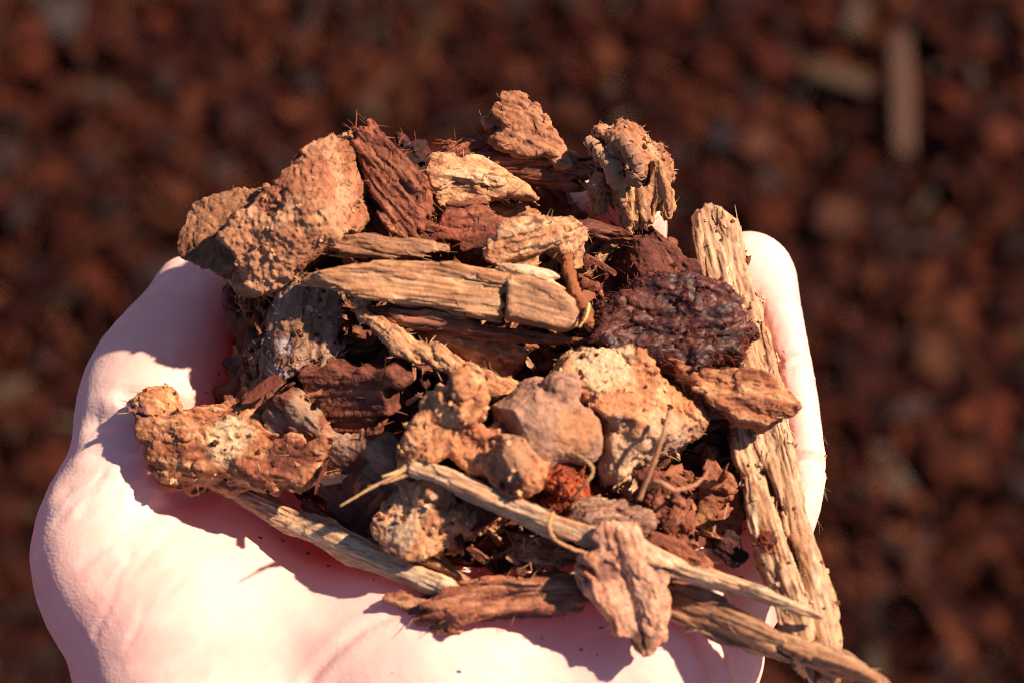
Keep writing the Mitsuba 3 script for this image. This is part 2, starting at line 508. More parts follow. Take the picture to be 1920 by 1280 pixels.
rngm = np.random.default_rng(5)
gx = np.concatenate([-np.geomspace(900, 200000, 20)[::-1], np.linspace(-800, 800, 51), np.geomspace(900, 200000, 20)])
GX, GY = np.meshgrid(gx, gx, indexing="ij")
GV = np.stack([GX, GY, GZ - 12 + ground_height(GX, GY) * (np.hypot(GX, GY) < 1400)], -1).reshape(-1, 3)
ii, jj = np.meshgrid(np.arange(len(gx) - 1), np.arange(len(gx) - 1), indexing="ij")
m = len(gx)
GQ = np.stack([ii * m + jj, (ii + 1) * m + jj, (ii + 1) * m + jj + 1, ii * m + jj + 1], -1).reshape(-1, 4)


def soil(p, n, uv):
    a = fbm(p.x * 60, p.y * 60, 0.0, octaves=3)
    return mix([.013, .006, .0045], [.034, .015, .011], smoothstep(.3, .75, a))


scene["mat_soil"] = {"type": "twosided", "bsdf": {"type": "principled", "base_color": proc(soil), "roughness": .9, "specular": .2}}
scene["ground"] = ply((GV / MM, GQ), "mat_soil", smooth=True)
labels["ground"] = {"kind": "structure"}

MULCH = [lin(112, 58, 44), lin(92, 46, 38), lin(130, 72, 54), lin(74, 40, 36), lin(104, 62, 50), lin(84, 44, 40), lin(140, 88, 66), lin(96, 80, 80)]
BOX = trimesh.creation.icosphere(subdivisions=1)
BV, BF = np.array(BOX.vertices), np.array(BOX.faces)


BV0, BF0 = np.array(trimesh.creation.icosahedron().vertices), np.array(trimesh.creation.icosahedron().faces)


def chip_shape(rng, L, W, T, BV=BV):
    v = np.sign(BV) * np.abs(BV) ** .55
    v = v * np.array([L, W, T]) / 2 * (1 + .22 * rng.standard_normal((len(v), 1)))
    v[:, 1] *= 1 - .35 * rng.random() * (v[:, 0] / L + .5)
    v[:, 2] += rng.uniform(-.12, .12) * v[:, 0] ** 2 / L
    return v


def spin(rng, flat=.35):
    a = rng.uniform(0, 2 * np.pi)
    n = nrm(np.array([rng.normal() * flat, rng.normal() * flat, 1.0]))
    u = np.array([math.cos(a), math.sin(a), 0.0])
    u = nrm(u - (u @ n) * n)
    return np.stack([u, np.cross(n, u), n])


VV, FF, CC, cnt = [], [], [], 0
for i in range(18000):
    core = i < 10500
    x, y = (rngm.uniform(-330, 330), rngm.uniform(-60, 460)) if core else (rngm.uniform(-900, 900), rngm.uniform(-700, 1100))
    t = rngm.random()
    L = rngm.uniform(7, 25) if t < .7 else rngm.uniform(4, 10) if t < .94 else rngm.uniform(22, 48)
    W = L * rngm.uniform(.35, .8) if t < .94 else rngm.uniform(2.5, 6)
    big = core and L > 11
    v = chip_shape(rngm, L, W, rngm.uniform(2.5, 7), BV if big else BV0) @ spin(rngm, .45)
    g = ground_height(np.array([x]), np.array([y]))[0]
    v = v + np.array([x, y, GZ + g + rngm.uniform(-9, 8)])
    c = MULCH[rngm.integers(len(MULCH))] * rngm.uniform(.5, 1.0) * np.array([.245, .203, .198]) * rngm.uniform(.8, 1.25)
    if rngm.random() < .04:
        c = lin(170, 140, 120) * rngm.uniform(.3, .8) * .17
    VV.append(v)
    FF.append((BF if big else BF0) + cnt)
    CC.append(np.tile(c, (len(v), 1)))
    cnt += len(v)
put("bark_mulch", np.vstack(VV), np.vstack(FF), "mat_mulch", np.clip(np.vstack(CC), .003, .8), smooth=True)
labels["bark_mulch"] = {"label": "dark red brown bark mulch covering the ground, out of focus behind the hand", "category": "mulch", "kind": "stuff"}


def bed_chip(px0, py0, px1, py1, width, rgb, text, k=.42, lift=9, th=6, name="mulch_chip", cat="wood chip"):
    """A chip lying on the bed between two pixels, width in pixels."""
    rng = np.random.default_rng(int(px0 * 7 + py0))
    a, b = at(px0, py0, GZ + lift), at(px1, py1, GZ + lift)
    L = np.linalg.norm(b - a)
    W = width * 2 * TX / W0 * np.linalg.norm((a + b) / 2 - EYE * MM)
    u = (b - a) / L
    n = nrm(np.array([rng.normal() * .12, rng.normal() * .12, 1.0]))
    n = nrm(n - (n @ u) * u)
    M = np.stack([u, np.cross(n, u), n])
    sub = trimesh.creation.icosphere(subdivisions=2).vertices
    f2 = trimesh.creation.icosphere(subdivisions=2).faces
    v = np.sign(sub) * np.abs(sub) ** .4 * np.array([L, W, th]) / 2
    v = v * (1 + .07 * rng.standard_normal((len(v), 1)))
    v = v @ M + (a + b) / 2
    key = key_of(name)
    put(key, v, f2, "mat_mulch", np.clip(np.tile(lin(*rgb) * k * .44, (len(v), 1)) * (1 + .12 * nz(v, 4.0, 3)[:, None]), .003, .8))
    labels[key] = {"label": text, "category": cat}


bed_chip(1687, 62, 1694, 300, 38, (160, 122, 106), "long pale wood sliver standing upright in the blurred mulch, far right of the upper background", name="mulch_sliver", k=.50)
bed_chip(1508, 128, 1630, 166, 42, (140, 112, 92), "short pale tan wood chip left of the upright sliver in the blurred mulch", k=.40)
bed_chip(1612, 0, 1592, 70, 40, (140, 112, 100), "dim pale chip at the top edge above the short tan chip in the mulch", k=.4)
bed_chip(1130, 150, 1168, 236, 40, (170, 140, 110), "pale blurred sliver in the mulch just above the round knob of the heap", name="mulch_sliver", k=.36)
bed_chip(680, 215, 760, 130, 62, (150, 98, 76), "large blurred tan chip in the mulch above the pointed pale block", k=.42)
bed_chip(80, 30, 150, 42, 76, (120, 106, 104), "greyish blurred chip in the top left corner of the mulch", k=.42)
bed_chip(1640, 840, 1705, 950, 48, (150, 122, 108), "slanting pale greyish chip in the mulch right of the hand's edge", k=.40)
bed_chip(1715, 1020, 1760, 1105, 66, (150, 98, 82), "pinkish brown blurred chip in the lower right mulch", k=.42)
bed_chip(1395, 255, 1440, 285, 66, (150, 96, 80), "rounded pinkish chip in the mulch right of the heap's knob", k=.42)
bed_chip(1340, 250, 1365, 262, 56, (96, 92, 104), "bluish grey blurred chip beside the rounded pinkish chip", k=.36)
bed_chip(400, 270, 455, 300, 70, (150, 96, 76), "reddish brown blurred chip in the mulch above the thumb, left of the pale block", k=.38)
bed_chip(70, 330, 130, 345, 70, (140, 72, 54), "rust red blurred chip near the left edge of the mulch", k=.40)
bed_chip(1860, 240, 1895, 280, 60, (160, 88, 70), "rust coloured round chip at the right edge of the mulch", k=.40)
bed_chip(1530, 400, 1600, 420, 70, (140, 90, 76), "broad brown blurred chip in the mulch above and right of the little fingertip", k=.40)
bed_chip(1720, 660, 1790, 690, 70, (150, 96, 72), "warm brown blurred chip in the mulch right of the little finger's upper crease", k=.40)
bed_chip(830, 20, 770, 130, 42, (120, 84, 64), "long slanting brown stick in the mulch at the top of the photo", name="mulch_sliver", k=.34)

# ------------------------------------------------------------------ the hand
SPX = 2 * TX / W0


def ball(px, py, z, rpx):
    p = at(px, py, z)
    return np.r_[p, rpx * SPX * np.linalg.norm(p - EYE * MM)]


def cone_sdf(X, Y, Z, a, b):
    """Rounded cone between two balls (x, y, z, r)."""
    d = b[:3] - a[:3]
    t = np.clip(((X - a[0]) * d[0] + (Y - a[1]) * d[1] + (Z - a[2]) * d[2]) / (d @ d), 0, 1)
    return np.sqrt((X - a[0] - t * d[0]) ** 2 + (Y - a[1] - t * d[1]) ** 2 + (Z - a[2] - t * d[2]) ** 2) - (a[3] + t * (b[3] - a[3]))


def smin(a, b, k):
    h = np.clip(.5 + .5 * (b - a) / k, 0, 1)
    return b * (1 - h) + a * h - k * h * (1 - h)


THUMB = [ball(352, 548, 1, 66), ball(346, 602, 1, 91), ball(288, 738, 3, 134), ball(252, 868, 4, 118), ball(205, 1040, 3, 146), ball(322, 1182, 0, 196), ball(412, 1420, -4, 238)]
PALM = [
    [ball(380, 1180, -2, 175), ball(520, 930, -9, 130)],                                        # web towards the index finger
    [ball(520, 1240, -1, 195), ball(820, 1290, 3, 205), ball(1180, 1245, 3, 182)],
    [ball(620, 1030, -13, 120), ball(900, 1040, -15, 125), ball(1180, 1040, -12, 120)],
    [ball(1215, 1180, 3, 168), ball(1160, 1500, -5, 222)],
    [ball(1364, 1040, 1, 125), ball(1235, 1200, -2, 170)],
    [ball(520, 1500, -8, 260), ball(850, 1560, -10, 260), ball(1130, 1520, -10, 240)],
]
FINGERS = [
    [ball(520, 930, -9, 125), ball(560, 700, -15, 112), ball(622, 470, -6, 100), ball(672, 408, 4, 84), ball(690, 395, 9, 70)],
    [ball(780, 920, -16, 122), ball(850, 640, -22, 112), ball(930, 430, -8, 102), ball(1000, 392, 4, 86), ball(1040, 384, 9, 72)],
    [ball(1050, 930, -16, 120), ball(1110, 660, -20, 110), ball(1150, 460, -6, 98), ball(1165, 415, 5, 84), ball(1172, 398, 10, 70)],
    [ball(1358, 1050, -1, 128), ball(1402, 985, -3, 116), ball(1427, 890, -4, 115), ball(1420, 690, -3, 102), ball(1405, 560, 0, 90), ball(1397, 522, 3, 83)],
]
EDGE = [ball(1440, 1075, 6, 44), ball(1484, 990, 11, 38), ball(1509, 890, 13, 37), ball(1503, 790, 13, 36), ball(1483, 680, 13, 36), ball(1456, 585, 10, 42), ball(1405, 525, 4, 74)]   # the little finger's outer side stands higher, turned in to the heap
WRIST = np.array([8.0, -118, -18, 27]), np.array([-16.0, -118, -18, 26]), np.array([30.0, -118, -18, 25]), np.array([70.0, -330, -95, 38])


def chain(X, Y, Z, balls):
    """A tapering limb along a smooth curve through the balls."""
    c = curve(balls, 5 * (len(balls) - 1) + 1)
    g = None
    for a, b in zip(c[:-1], c[1:]):
        d = cone_sdf(X, Y, Z, a, b)
        g = d if g is None else np.minimum(g, d)
    return g


def hand_field(X, Y, Z):
    palm = None
    for ch in PALM:
        for a, b in zip(ch[:-1], ch[1:]):
            d = cone_sdf(X, Y, Z, a, b)
            palm = d if palm is None else smin(palm, d, 9.0)
    for a, b in ((WRIST[1], WRIST[2]), (WRIST[0], WRIST[3]), (PALM[5][1], WRIST[0])):
        palm = smin(palm, cone_sdf(X, Y, Z, a, b), 16.0)
    th = chain(X, Y, Z, THUMB)
    f = smin(palm, th, 6.0)
    for ch in FINGERS:
        g = chain(X, Y, Z, ch)
        if ch is FINGERS[3]:
            g = smin(g, chain(X, Y, Z, EDGE), 4.0)
        near = np.sqrt((X - ch[0][0]) ** 2 + (Y - ch[0][1]) ** 2)
        f = smin(f, g, 1.2 + 5.0 * ss(26, 6, near))
    return f


hx = np.arange(-92, 62, .8)
hy = np.concatenate([-np.arange(64, 380, 4.0)[::-1], np.arange(-63.2, 44, .8)])
hz = np.concatenate([-np.arange(46, 142, 4.0)[::-1], np.arange(-45.2, 30, .8)])
hx = np.concatenate([hx, np.arange(63, 116, 3.0)])
HF = np.empty((len(hx), len(hy), len(hz)), np.float32)
for i0 in range(0, len(hx), 24):
    X, Y, Z = np.meshgrid(hx[i0:i0 + 24], hy, hz, indexing="ij", sparse=True)
    HF[i0:i0 + 24] = hand_field(X, Y, Z)
HF[[0, -1]] = 5
HF[:, [0, -1]] = 5
HF[:, :, [0, -1]] = 5
HV, HT = surface_nets(HF, [hx, hy, hz])
HN = vnormals(HV, HT)

PX = None


def pixels(V):
    d = V / MM - EYE
    t = d @ FWD
    return np.stack([W0 / 2 + (d @ RIGHT) / t / TX * W0 / 2, H0 / 2 - (d @ UPV) / t / TX * W0 / 2], 1)


def crease(pts, z, depth, width, ridge=.35):
    """A fold of the skin: a groove along points given on the palm, with a soft rim."""
    global HV
    c = curve([at(x, y, z) for x, y in pts], 40)[:, :2]
    ok = np.where((HN[:, 2] > .1) & (HV[:, 0] > c[:, 0].min() - 6) & (HV[:, 0] < c[:, 0].max() + 6) & (HV[:, 1] > c[:, 1].min() - 6) & (HV[:, 1] < c[:, 1].max() + 6))[0]
    d = np.min(np.hypot(HV[ok, 0][:, None] - c[None, :, 0], HV[ok, 1][:, None] - c[None, :, 1]), 1)
    a = -depth * np.exp(-(d / width) ** 2) + ridge * depth * np.exp(-((d - 2.2 * width) / (1.3 * width)) ** 2)
    HV[ok] += HN[ok] * a[:, None]


HV += HN * (.45 * nz(HV, 16., 3, 2) + .10 * nz(HV, 3.5, 4, 2))[:, None]
crease([(1225, 1120), (1300, 1165), (1368, 1225), (1405, 1300)], 8, 1.9, 1.7)
crease([(1255, 1185), (1310, 1235), (1345, 1300)], 8, .9, 1.2)
crease([(760, 1185), (690, 1215), (635, 1255), (585, 1300)], 8, .5, .8)
crease([(160, 742), (250, 748), (330, 742), (420, 760)], 24, .9, 1.6)
crease([(215, 690), (300, 705), (400, 690)], 26, .6, 1.1)
crease([(165, 810), (230, 800), (300, 830)], 22, .5, 1.2)
crease([(120, 905), (240, 870), (330, 900)], 14, .5, 1.4)
crease([(1440, 700), (1475, 692), (1520, 700)], 11, 1.0, .7, .15)
crease([(1440, 884), (1490, 880), (1540, 886)], 11, 1.0, .7, .15)
crease([(1440, 716), (1480, 712)], 11, .4, .7)
rngw = np.random.default_rng(21)
for _ in range(16):
    x, y = rngw.uniform(110, 330), rngw.uniform(930, 1230)
    L = rngw.uniform(50, 130)
    a = rngw.normal(-.95, .18)
    crease([(x, y), (x + L * .5 * math.cos(a) + 4, y + L * .5 * math.sin(a)), (x + L * math.cos(a), y + L * math.sin(a))], 10, .16, .5, .2)
for x, y in [(190, 705), (205, 726), (222, 742), (190, 765), (205, 790), (180, 830)]:
    crease([(x, y), (x + 60, y + 6), (x + 120, y - 6)], 20, .22, .55, .2)
for y in [520, 560, 600, 640, 672, 705, 730, 760, 790, 830, 868, 900]:
    crease([(1440, y + 4), (1485, y), (1535, y + 6)], 11, .10, .5, .2)
HN = vnormals(HV, HT)


def skin_col(p, n, uv):
    a = fbm(p.x * 90, p.y * 90, p.z * 90, octaves=3)
    b = fbm(p.x * 420 + 9, p.y * 420, p.z * 420, octaves=2)
    c = mix([.74, .54, .475], [.71, .45, .395], smoothstep(.35, .7, a))
    return mix(c, [.79, .62, .55], smoothstep(.45, .8, b) * .5)


def skin_bump(p, n, uv):
    x, y, z = p.x * 1000, p.y * 1000, p.z * 1000
    lines = noise((x + y * .4) * .7, (y - x * .4 + z * .6) * 4.0, z * 2.0)
    cell = noise(x * 2.6, y * 2.6, z * 2.6)
    return lines * .6 + cell * .4


scene["mat_skin"] = {"type": "bumpmap", "scale": .00007, "arbitrary": proc(skin_bump, eps=8e-5), "nested": {
    "type": "blendbsdf", "weight": .26,
    "bsdf_0": {"type": "twosided", "bsdf": {"type": "principled", "base_color": proc(skin_col), "roughness": .5, "specular": .45}},
    "bsdf_1": {"type": "principledthin", "base_color": {"type": "rgb", "value": [.98, .30, .22]}, "roughness": .6, "diff_trans": 1.5}}}
scene["mat_nail"] = {"type": "twosided", "bsdf": {"type": "principled", "base_color": {"type": "rgb", "value": [.80, .62, .54]}, "roughness": .3, "specular": .5}}
scene["hand"] = ply((HV / MM, HT), "mat_skin", smooth=True)
labels["hand"] = {"label": "bare cupped left hand held palm up, heaped with bark and wood chips", "category": "hand"}


def nail(tip, below, back, w, ln):
    """A nail plate on the back of a fingertip: tip and the joint below it as balls, back = the direction it faces."""
    u = nrm(tip[:3] - below[:3])
    b = nrm(np.asarray(back, float) - (np.asarray(back, float) @ u) * u)
    s = np.cross(u, b)
    a, t = np.meshgrid(np.linspace(-1, 1, 15), np.linspace(-.75, 1, 15), indexing="ij")
    k = np.sqrt(np.clip(1 - (np.abs(t).clip(.55, 1) - .55) ** 2 / .2025 * .6, 0, 1))
    ang = a * w * k
    r = tip[3] * .94
    out = []
    for off in (.35, -.5):
        rr = r + off
        c = tip[:3] + u * (t * ln)[..., None]
        out.append((c + rr * (np.cos(ang)[..., None] * b + np.sin(ang)[..., None] * s) - (b * (.10 * ln * (t - .1) ** 2)[..., None])).reshape(-1, 3))
    m = 15
    i, j = np.meshgrid(np.arange(m - 1), np.arange(m - 1), indexing="ij")
    q = np.stack([i * m + j, (i + 1) * m + j, (i + 1) * m + j + 1, i * m + j + 1], -1).reshape(-1, 4)
    ring = np.concatenate([np.arange(m), np.arange(1, m) * m + m - 1, (m - 1) * m + np.arange(m - 2, -1, -1), np.arange(m - 2, 0, -1) * m])
    side = np.stack([ring, np.roll(ring, -1), np.roll(ring, -1) + m * m, ring + m * m], 1)
    Q = np.vstack([q, q[:, ::-1] + m * m, side])
    key = key_of("hand__nail")
    put(key, np.vstack(out), np.vstack([Q[:, [0, 1, 2]], Q[:, [0, 2, 3]]]), "mat_nail", smooth=30)


nail(THUMB[0], THUMB[1], -RIGHT * .7 + UPV * .3 - TOCAM * 1.0, .6, 4.2)
for ch in FINGERS:
    nail(ch[-1], ch[-2], UPV * .5 - TOCAM * 1.0, .6, 3.8)

rngh = np.random.default_rng(77)
hp = pixels(HV)
out = np.where((np.abs(HN @ TOCAM) < .35) & (((hp[:, 0] > 1440) & (hp[:, 1] > 560) & (hp[:, 1] < 1100)) | ((hp[:, 0] < 150) & (hp[:, 1] > 1050) & (hp[:, 1] < 1330))))[0]
paths, rad = [], []
for i in rngh.choice(out, 60):
    ln = rngh.uniform(.8, 3.2)
    d = nrm(HN[i] * .55 + np.array([.1, -.8, 0]) + rngh.standard_normal(3) * .25)
    s = np.linspace(0, 1, 5)[:, None]
    paths.append(HV[i] - HN[i] * .2 + d * ln * s - HN[i] * .25 * ln * s * s)
    rad.append(np.array([.03, .03, .026, .02, .01]))
TV, TF, TK = tubes(paths, rad, 3)
scene["mat_hair"] = {"type": "principled", "base_color": {"type": "rgb", "value": [.16, .09, .05]}, "roughness": .45}
put("hand__fine_hair", TV, TF, "mat_hair")
labels["hand__fine_hair"] = {"kind": "stuff"}
# ------------------------------------------------------------------ the pieces in the hand, each its own thing
GREYPATCH = lin(186, 146, 122) * .46
DARKRED = lin(96, 44, 34) * .5

# ---- upper left
piece(key_of("bark_block"), [(640, 257), (659, 267), (666, 314), (679, 359), (684, 397), (668, 432), (640, 452), (617, 466), (585, 497), (545, 545), (505, 562), (482, 560), (455, 546), (445, 505), (436, 466), (424, 444), (462, 395), (515, 351), (564, 310), (604, 273)],
      30, 11, P_TAN, "chunk", 1, chips=0, tilt=(-.1, .0), rnd=1.2, lump=(.35, 7.), fine=(.30, .42), pit=.25, edge=(.3, 2.), cuts=[(540, 425, 8.0, (-.18, .30, .93)), (540, 425, 8.0, (.12, -.30, .95)), (640, 350, 4.0, (.75, .1, .6))], fibres=260, crumbs=120, fibre_len=1.6, axis=((440, 500), (650, 330)), bend=0,
      knobs=[(470, 520, -1, 4.0)], dents=[(600, 470, 10, 4.0)], label="large pointed block of rough pale tan bark at the upper left of the heap", category="bark chunk")
piece(key_of("bark_chunk"), [(344, 428), (365, 395), (395, 377), (440, 368), (470, 362), (495, 354), (530, 380), (520, 440), (480, 500), (442, 530), (422, 500), (373, 473), (358, 450)],
      24, 6, P_DULL, "chunk", 2, chips=3, tilt=(-.2, .1), label="dull brown chunk poking out behind the pointed tan block, left of it", category="bark chunk", fibres=50)
piece(key_of("bark_shred"), [(663, 273), (685, 270), (710, 277), (730, 298), (752, 320), (787, 359), (824, 391), (826, 409), (795, 424), (763, 446), (738, 434), (716, 400), (697, 359), (672, 330)],
      29, 5.5, P_RED, "fibrous", 3, tilt=(.1, .1), axis=((670, 285), (800, 430)), fibres=320, jag=2, fibre_len=3.2, fibre_color=lin(200, 110, 66) * .5,
      label="red brown shredded bark piece leaning right of the pointed tan block", category="bark chip")
piece(key_of("bark_chip"), [(735, 300), (751, 284), (778, 292), (808, 308), (846, 324), (838, 345), (829, 372), (805, 378), (775, 345)],
      18, 4, P_WET, "crumbly", 4, fibres=90, fibre_color=lin(180, 96, 60) * .5, label="blackish shaggy bit wedged between the red shredded bark and the cream knobby chip", category="bark chip")
piece(key_of("bark_chip"), [(828, 334), (845, 318), (866, 308), (902, 308), (934, 326), (975, 351), (1016, 373), (1042, 381), (1030, 390), (983, 381), (943, 372), (900, 384), (862, 397), (845, 397), (829, 378)],
      25, 4.5, P_PALE, "bark", 5, tilt=(-.05, .25), axis=((835, 340), (1030, 385)), fibres=60, speck=.8, lump=(.9, 4.5),
      label="cream knobby bark chip lying near the top middle of the heap", category="bark chip")
piece(key_of("bark_sliver"), [(892, 388), (930, 382), (970, 388), (992, 402), (985, 415), (950, 416), (915, 402)], 22, 2.0, P_PALE, "flake", 6, tilt=(0, .3),
      label="short cream sliver tucked under the cream knobby chip", category="bark sliver")
piece(key_of("bark_shred"), [(843, 284), (848, 262), (858, 262), (862, 280), (876, 270), (880, 248), (903, 250), (905, 234), (918, 246), (938, 268), (958, 294), (955, 308), (905, 316), (860, 304)],
      20, 3.5, P_RED, "fibrous", 7, axis=((850, 300), (935, 262)), jag=3.0, fibres=200, fibre_len=3.2, fibre_color=lin(206, 120, 78) * .5,
      label="shaggy reddish tuft of fibres left of the topmost tan chip", category="bark shred")
piece(key_of("bark_chip"), [(910, 207), (943, 200), (987, 196), (1003, 205), (1010, 220), (1024, 213), (1041, 229), (1069, 252), (1060, 260), (1082, 277), (1102, 293), (1064, 302), (1024, 301), (979, 295), (943, 270), (922, 238)],
      24, 3.8, P_TAN, "bark", 8, tilt=(-.1, .15), axis=((915, 212), (1090, 296)), grain=(.25, 9., 1.6), lump=(.9, 7.), edge=(.9, 3.), fibres=40,
      label="topmost chip of the heap, a tilted flat piece of tan bark", category="bark chip")
piece(key_of("wood_stick"), [(868, 300), (910, 292), (951, 297), (1032, 301), (1108, 292), (1112, 315), (1101, 336), (1064, 348), (1008, 340), (951, 324), (895, 318)],
      (19, 21), 3.2, P_BROWN, "wood", 9, axis=((880, 305), (1105, 318)), jag=3, rnd=2.2, lump=(.5, 7.), grain=(.34, 9., .7), fibres=60,
      label="brown split stick lying flat just under the topmost tan chip", category="stick")
k0 = key_of("knobbed_bark")
piece(k0 + "__knob", [(1122, 252), (1135, 244), (1156, 242), (1188, 246), (1219, 264), (1247, 285), (1257, 306), (1255, 336), (1243, 360), (1215, 372), (1180, 372), (1152, 350), (1135, 315), (1126, 280)],
      25, 7.0, P_TAN, "crumbly", 10, rnd=5.0, fibres=320, crumbs=60, fibre_len=1.5, lump=(.7, 4.5), chips=1)
piece(k0 + "__fibrous_base", [(1155, 345), (1200, 350), (1246, 340), (1250, 370), (1244, 404), (1228, 416), (1204, 412), (1184, 412), (1166, 395), (1158, 370)],
      23, 5.0, P_WOOD, "fibrous", 11, axis=((1200, 335), (1208, 416)), jag=2.5, fibres=120, grain=(.9, 12., 1.3), chips=0, fibre_color=lin(214, 140, 80) * .5)
labels[k0] = {"label": "round shaggy knob of bark with an orange fibrous base at the upper right", "category": "bark chunk"}
piece(key_of("root_twig"), [(1112, 330), (1135, 318), (1166, 335), (1166, 352), (1152, 380), (1128, 402), (1116, 398), (1128, 362)],
      24, 1.6, P_TAN, "crumbly", 12, lump=(.4, 3.), edge=(.3, 2.), fibres=330, fibre_len=2.6, chips=0, label="tuft of fine tan root hairs hanging left of the round shaggy knob", category="root")
strand(key_of("root_twig"), [(1110, 272, 29), (1128, 288, 30), (1148, 315, 30), (1162, 348, 28)], 1.15, 1.5, lin(206, 160, 120) * .5, "stubby tan twig leaning against the left side of the round shaggy knob", "twig", bsdf="mat_bark", seed=2, rough=.16)
strand(key_of("curved_root"), [(1148, 264, 31), (1174, 274, 33), (1194, 300, 33), (1192, 336, 31)], 1.2, 1.4, lin(176, 128, 100) * .5, "thick curved rootlet clinging to the front of the round shaggy knob", "root", bsdf="mat_bark", seed=3, rough=.14)

# ---- middle top
piece(key_of("wood_twig"), [(1028, 410), (1046, 406), (1125, 414), (1186, 431), (1184, 441), (1125, 445), (1064, 429)], (26, 25), 1.5, P_REDDARK, "wood", 13, axis=((1030, 412), (1185, 437)), jag=2, rnd=1.2, fibres=40, grain=(.22, 9, .6),
      label="thin dark red twig lying above the hairy orange twig", category="twig")
piece(key_of("bark_chip"), [(780, 430), (804, 414), (845, 405), (902, 399), (934, 411), (965, 428), (955, 450), (930, 470), (912, 492), (894, 481), (873, 462), (821, 460), (788, 446)],
      26, 4, P_RED, "bark", 14, tilt=(0, .15), axis=((785, 425), (950, 440)), fibres=120, patch=[(850, 432, 3.5, lin(176, 96, 74) * .5)], label="reddish rough bark chip behind the right half of the short stick", category="bark chip")
piece(key_of("bark_chip"), [(910, 494), (934, 456), (955, 434), (999, 420), (1032, 416), (1046, 432), (1054, 444), (1081, 436), (1089, 452), (1075, 470), (1060, 482), (1040, 473), (1008, 493), (975, 506), (950, 502)],
      30, 4, P_PALE, "bark", 15, tilt=(.05, -.1), axis=((915, 490), (1080, 445)), knobs=[(1028, 436, 2.5, 2.4), (1070, 452, 1.0, 2.4)], grain=(.3, 9, 1.2), speck=.7, fibres=60, lump=(.8, 5.),
      label="pale knotty chip resting on the top edge of the broad wood chip", category="bark chip")
strand(key_of("orange_twig"), [(1062, 478, 29), (1068, 515, 30), (1080, 550, 31), (1098, 585, 32), (1100, 612, 32)], .95, 1.15, lin(164, 98, 64) * .5, "hairy orange twig hanging over the right end of the broad wood chip", "twig", bsdf="mat_bark", seed=5)
strand(key_of("straw_bit"), [(1104, 570, 34), (1100, 592, 35), (1086, 614, 35)], .28, .18, lin(236, 196, 120) * .5, "tiny yellow straw at the foot of the hairy orange twig", "straw", seed=6)
piece(key_of("wood_shred"), [(1081, 475), (1100, 455), (1117, 442), (1146, 456), (1140, 480), (1120, 500), (1101, 518), (1086, 500)], 19, 2.5, P_WOOD, "fibrous", 16, axis=((1090, 515), (1140, 450)), jag=4, fibres=160, fibre_len=3,
      label="bundle of pale torn wood fibres behind the hairy orange twig", category="wood shred")
piece(key_of("bark_chip"), [(1090, 530), (1112, 524), (1138, 530), (1145, 545), (1120, 556), (1095, 552)], 20, 2.4, P_RED, "crumbly", 17, fibres=60, label="small red crumbly bit right of the hairy orange twig", category="bark chip")
piece(key_of("bark_chip"), [(1186, 432), (1205, 420), (1222, 418), (1239, 440), (1276, 472), (1297, 512), (1292, 530), (1262, 532), (1240, 490), (1200, 460)], 15, 3.2, P_REDDARK, "bark", 18, tilt=(.15, .1), fibres=70,
      label="dusky red bark slab behind the dark fuzzy chunk, pointing to the pale upright stick", category="bark chip")
piece(key_of("bark_chunk"), [(1160, 490), (1175, 470), (1199, 459), (1232, 464), (1245, 500), (1253, 520), (1240, 545), (1186, 556), (1168, 530)], 21, 5, P_REDDARK, "bark", 19, tilt=(.1, .2), fibres=240, fibre_color=lin(160, 82, 54) * .5, bsdf="mat_bark",
      label="dark red fuzzy chunk above the left end of the wet black chunk", category="bark chunk")
piece(key_of("wet_bark_chunk"), [(1140, 566), (1183, 552), (1239, 531), (1280, 527), (1313, 543), (1362, 558), (1390, 588), (1412, 622), (1400, 650), (1404, 676), (1345, 682), (1284, 680), (1223, 674), (1172, 662), (1130, 645), (1108, 608), (1112, 574)],
      27, 4.6, P_WET, "bark", 20, tilt=(.05, .25), rnd=2, lump=(.45, 4.), lump2=(.10, 1.1), fine=(.24, .36), terrace=(1.0, 2.2), grain=(.16, 3.0, .7), chips=0, speck=1.0, bsdf="mat_wet", crumbs=160, fibres=950, fibre_color=lin(150, 76, 54) * .5, fibre_lift=.12, fibre_len=1.9, pit=.5,
      patch=[(1190, 580, 3.4, lin(110, 54, 42) * .5), (1150, 615, 3.2, lin(106, 52, 42) * .5), (1330, 565, 3.0, lin(112, 56, 46) * .5), (1290, 640, 3.0, lin(100, 48, 42) * .5), (1385, 610, 2.6, lin(110, 54, 44) * .5)],
      axis=((1120, 620), (1400, 620)), label="wet blackish purple glossy bark chunk at the right of the heap", category="bark chunk")
piece(key_of("bark_sliver"), [(1100, 640), (1150, 655), (1240, 676), (1345, 686), (1404, 680), (1395, 698), (1300, 702), (1200, 690), (1120, 668)], 24, 2.5, P_REDDARK, "fibrous", 21, axis=((1110, 655), (1400, 690)), fibres=90, fibre_color=lin(160, 82, 54) * .5,
      label="dark red layer of fibres along the underside of the wet black chunk", category="bark sliver")

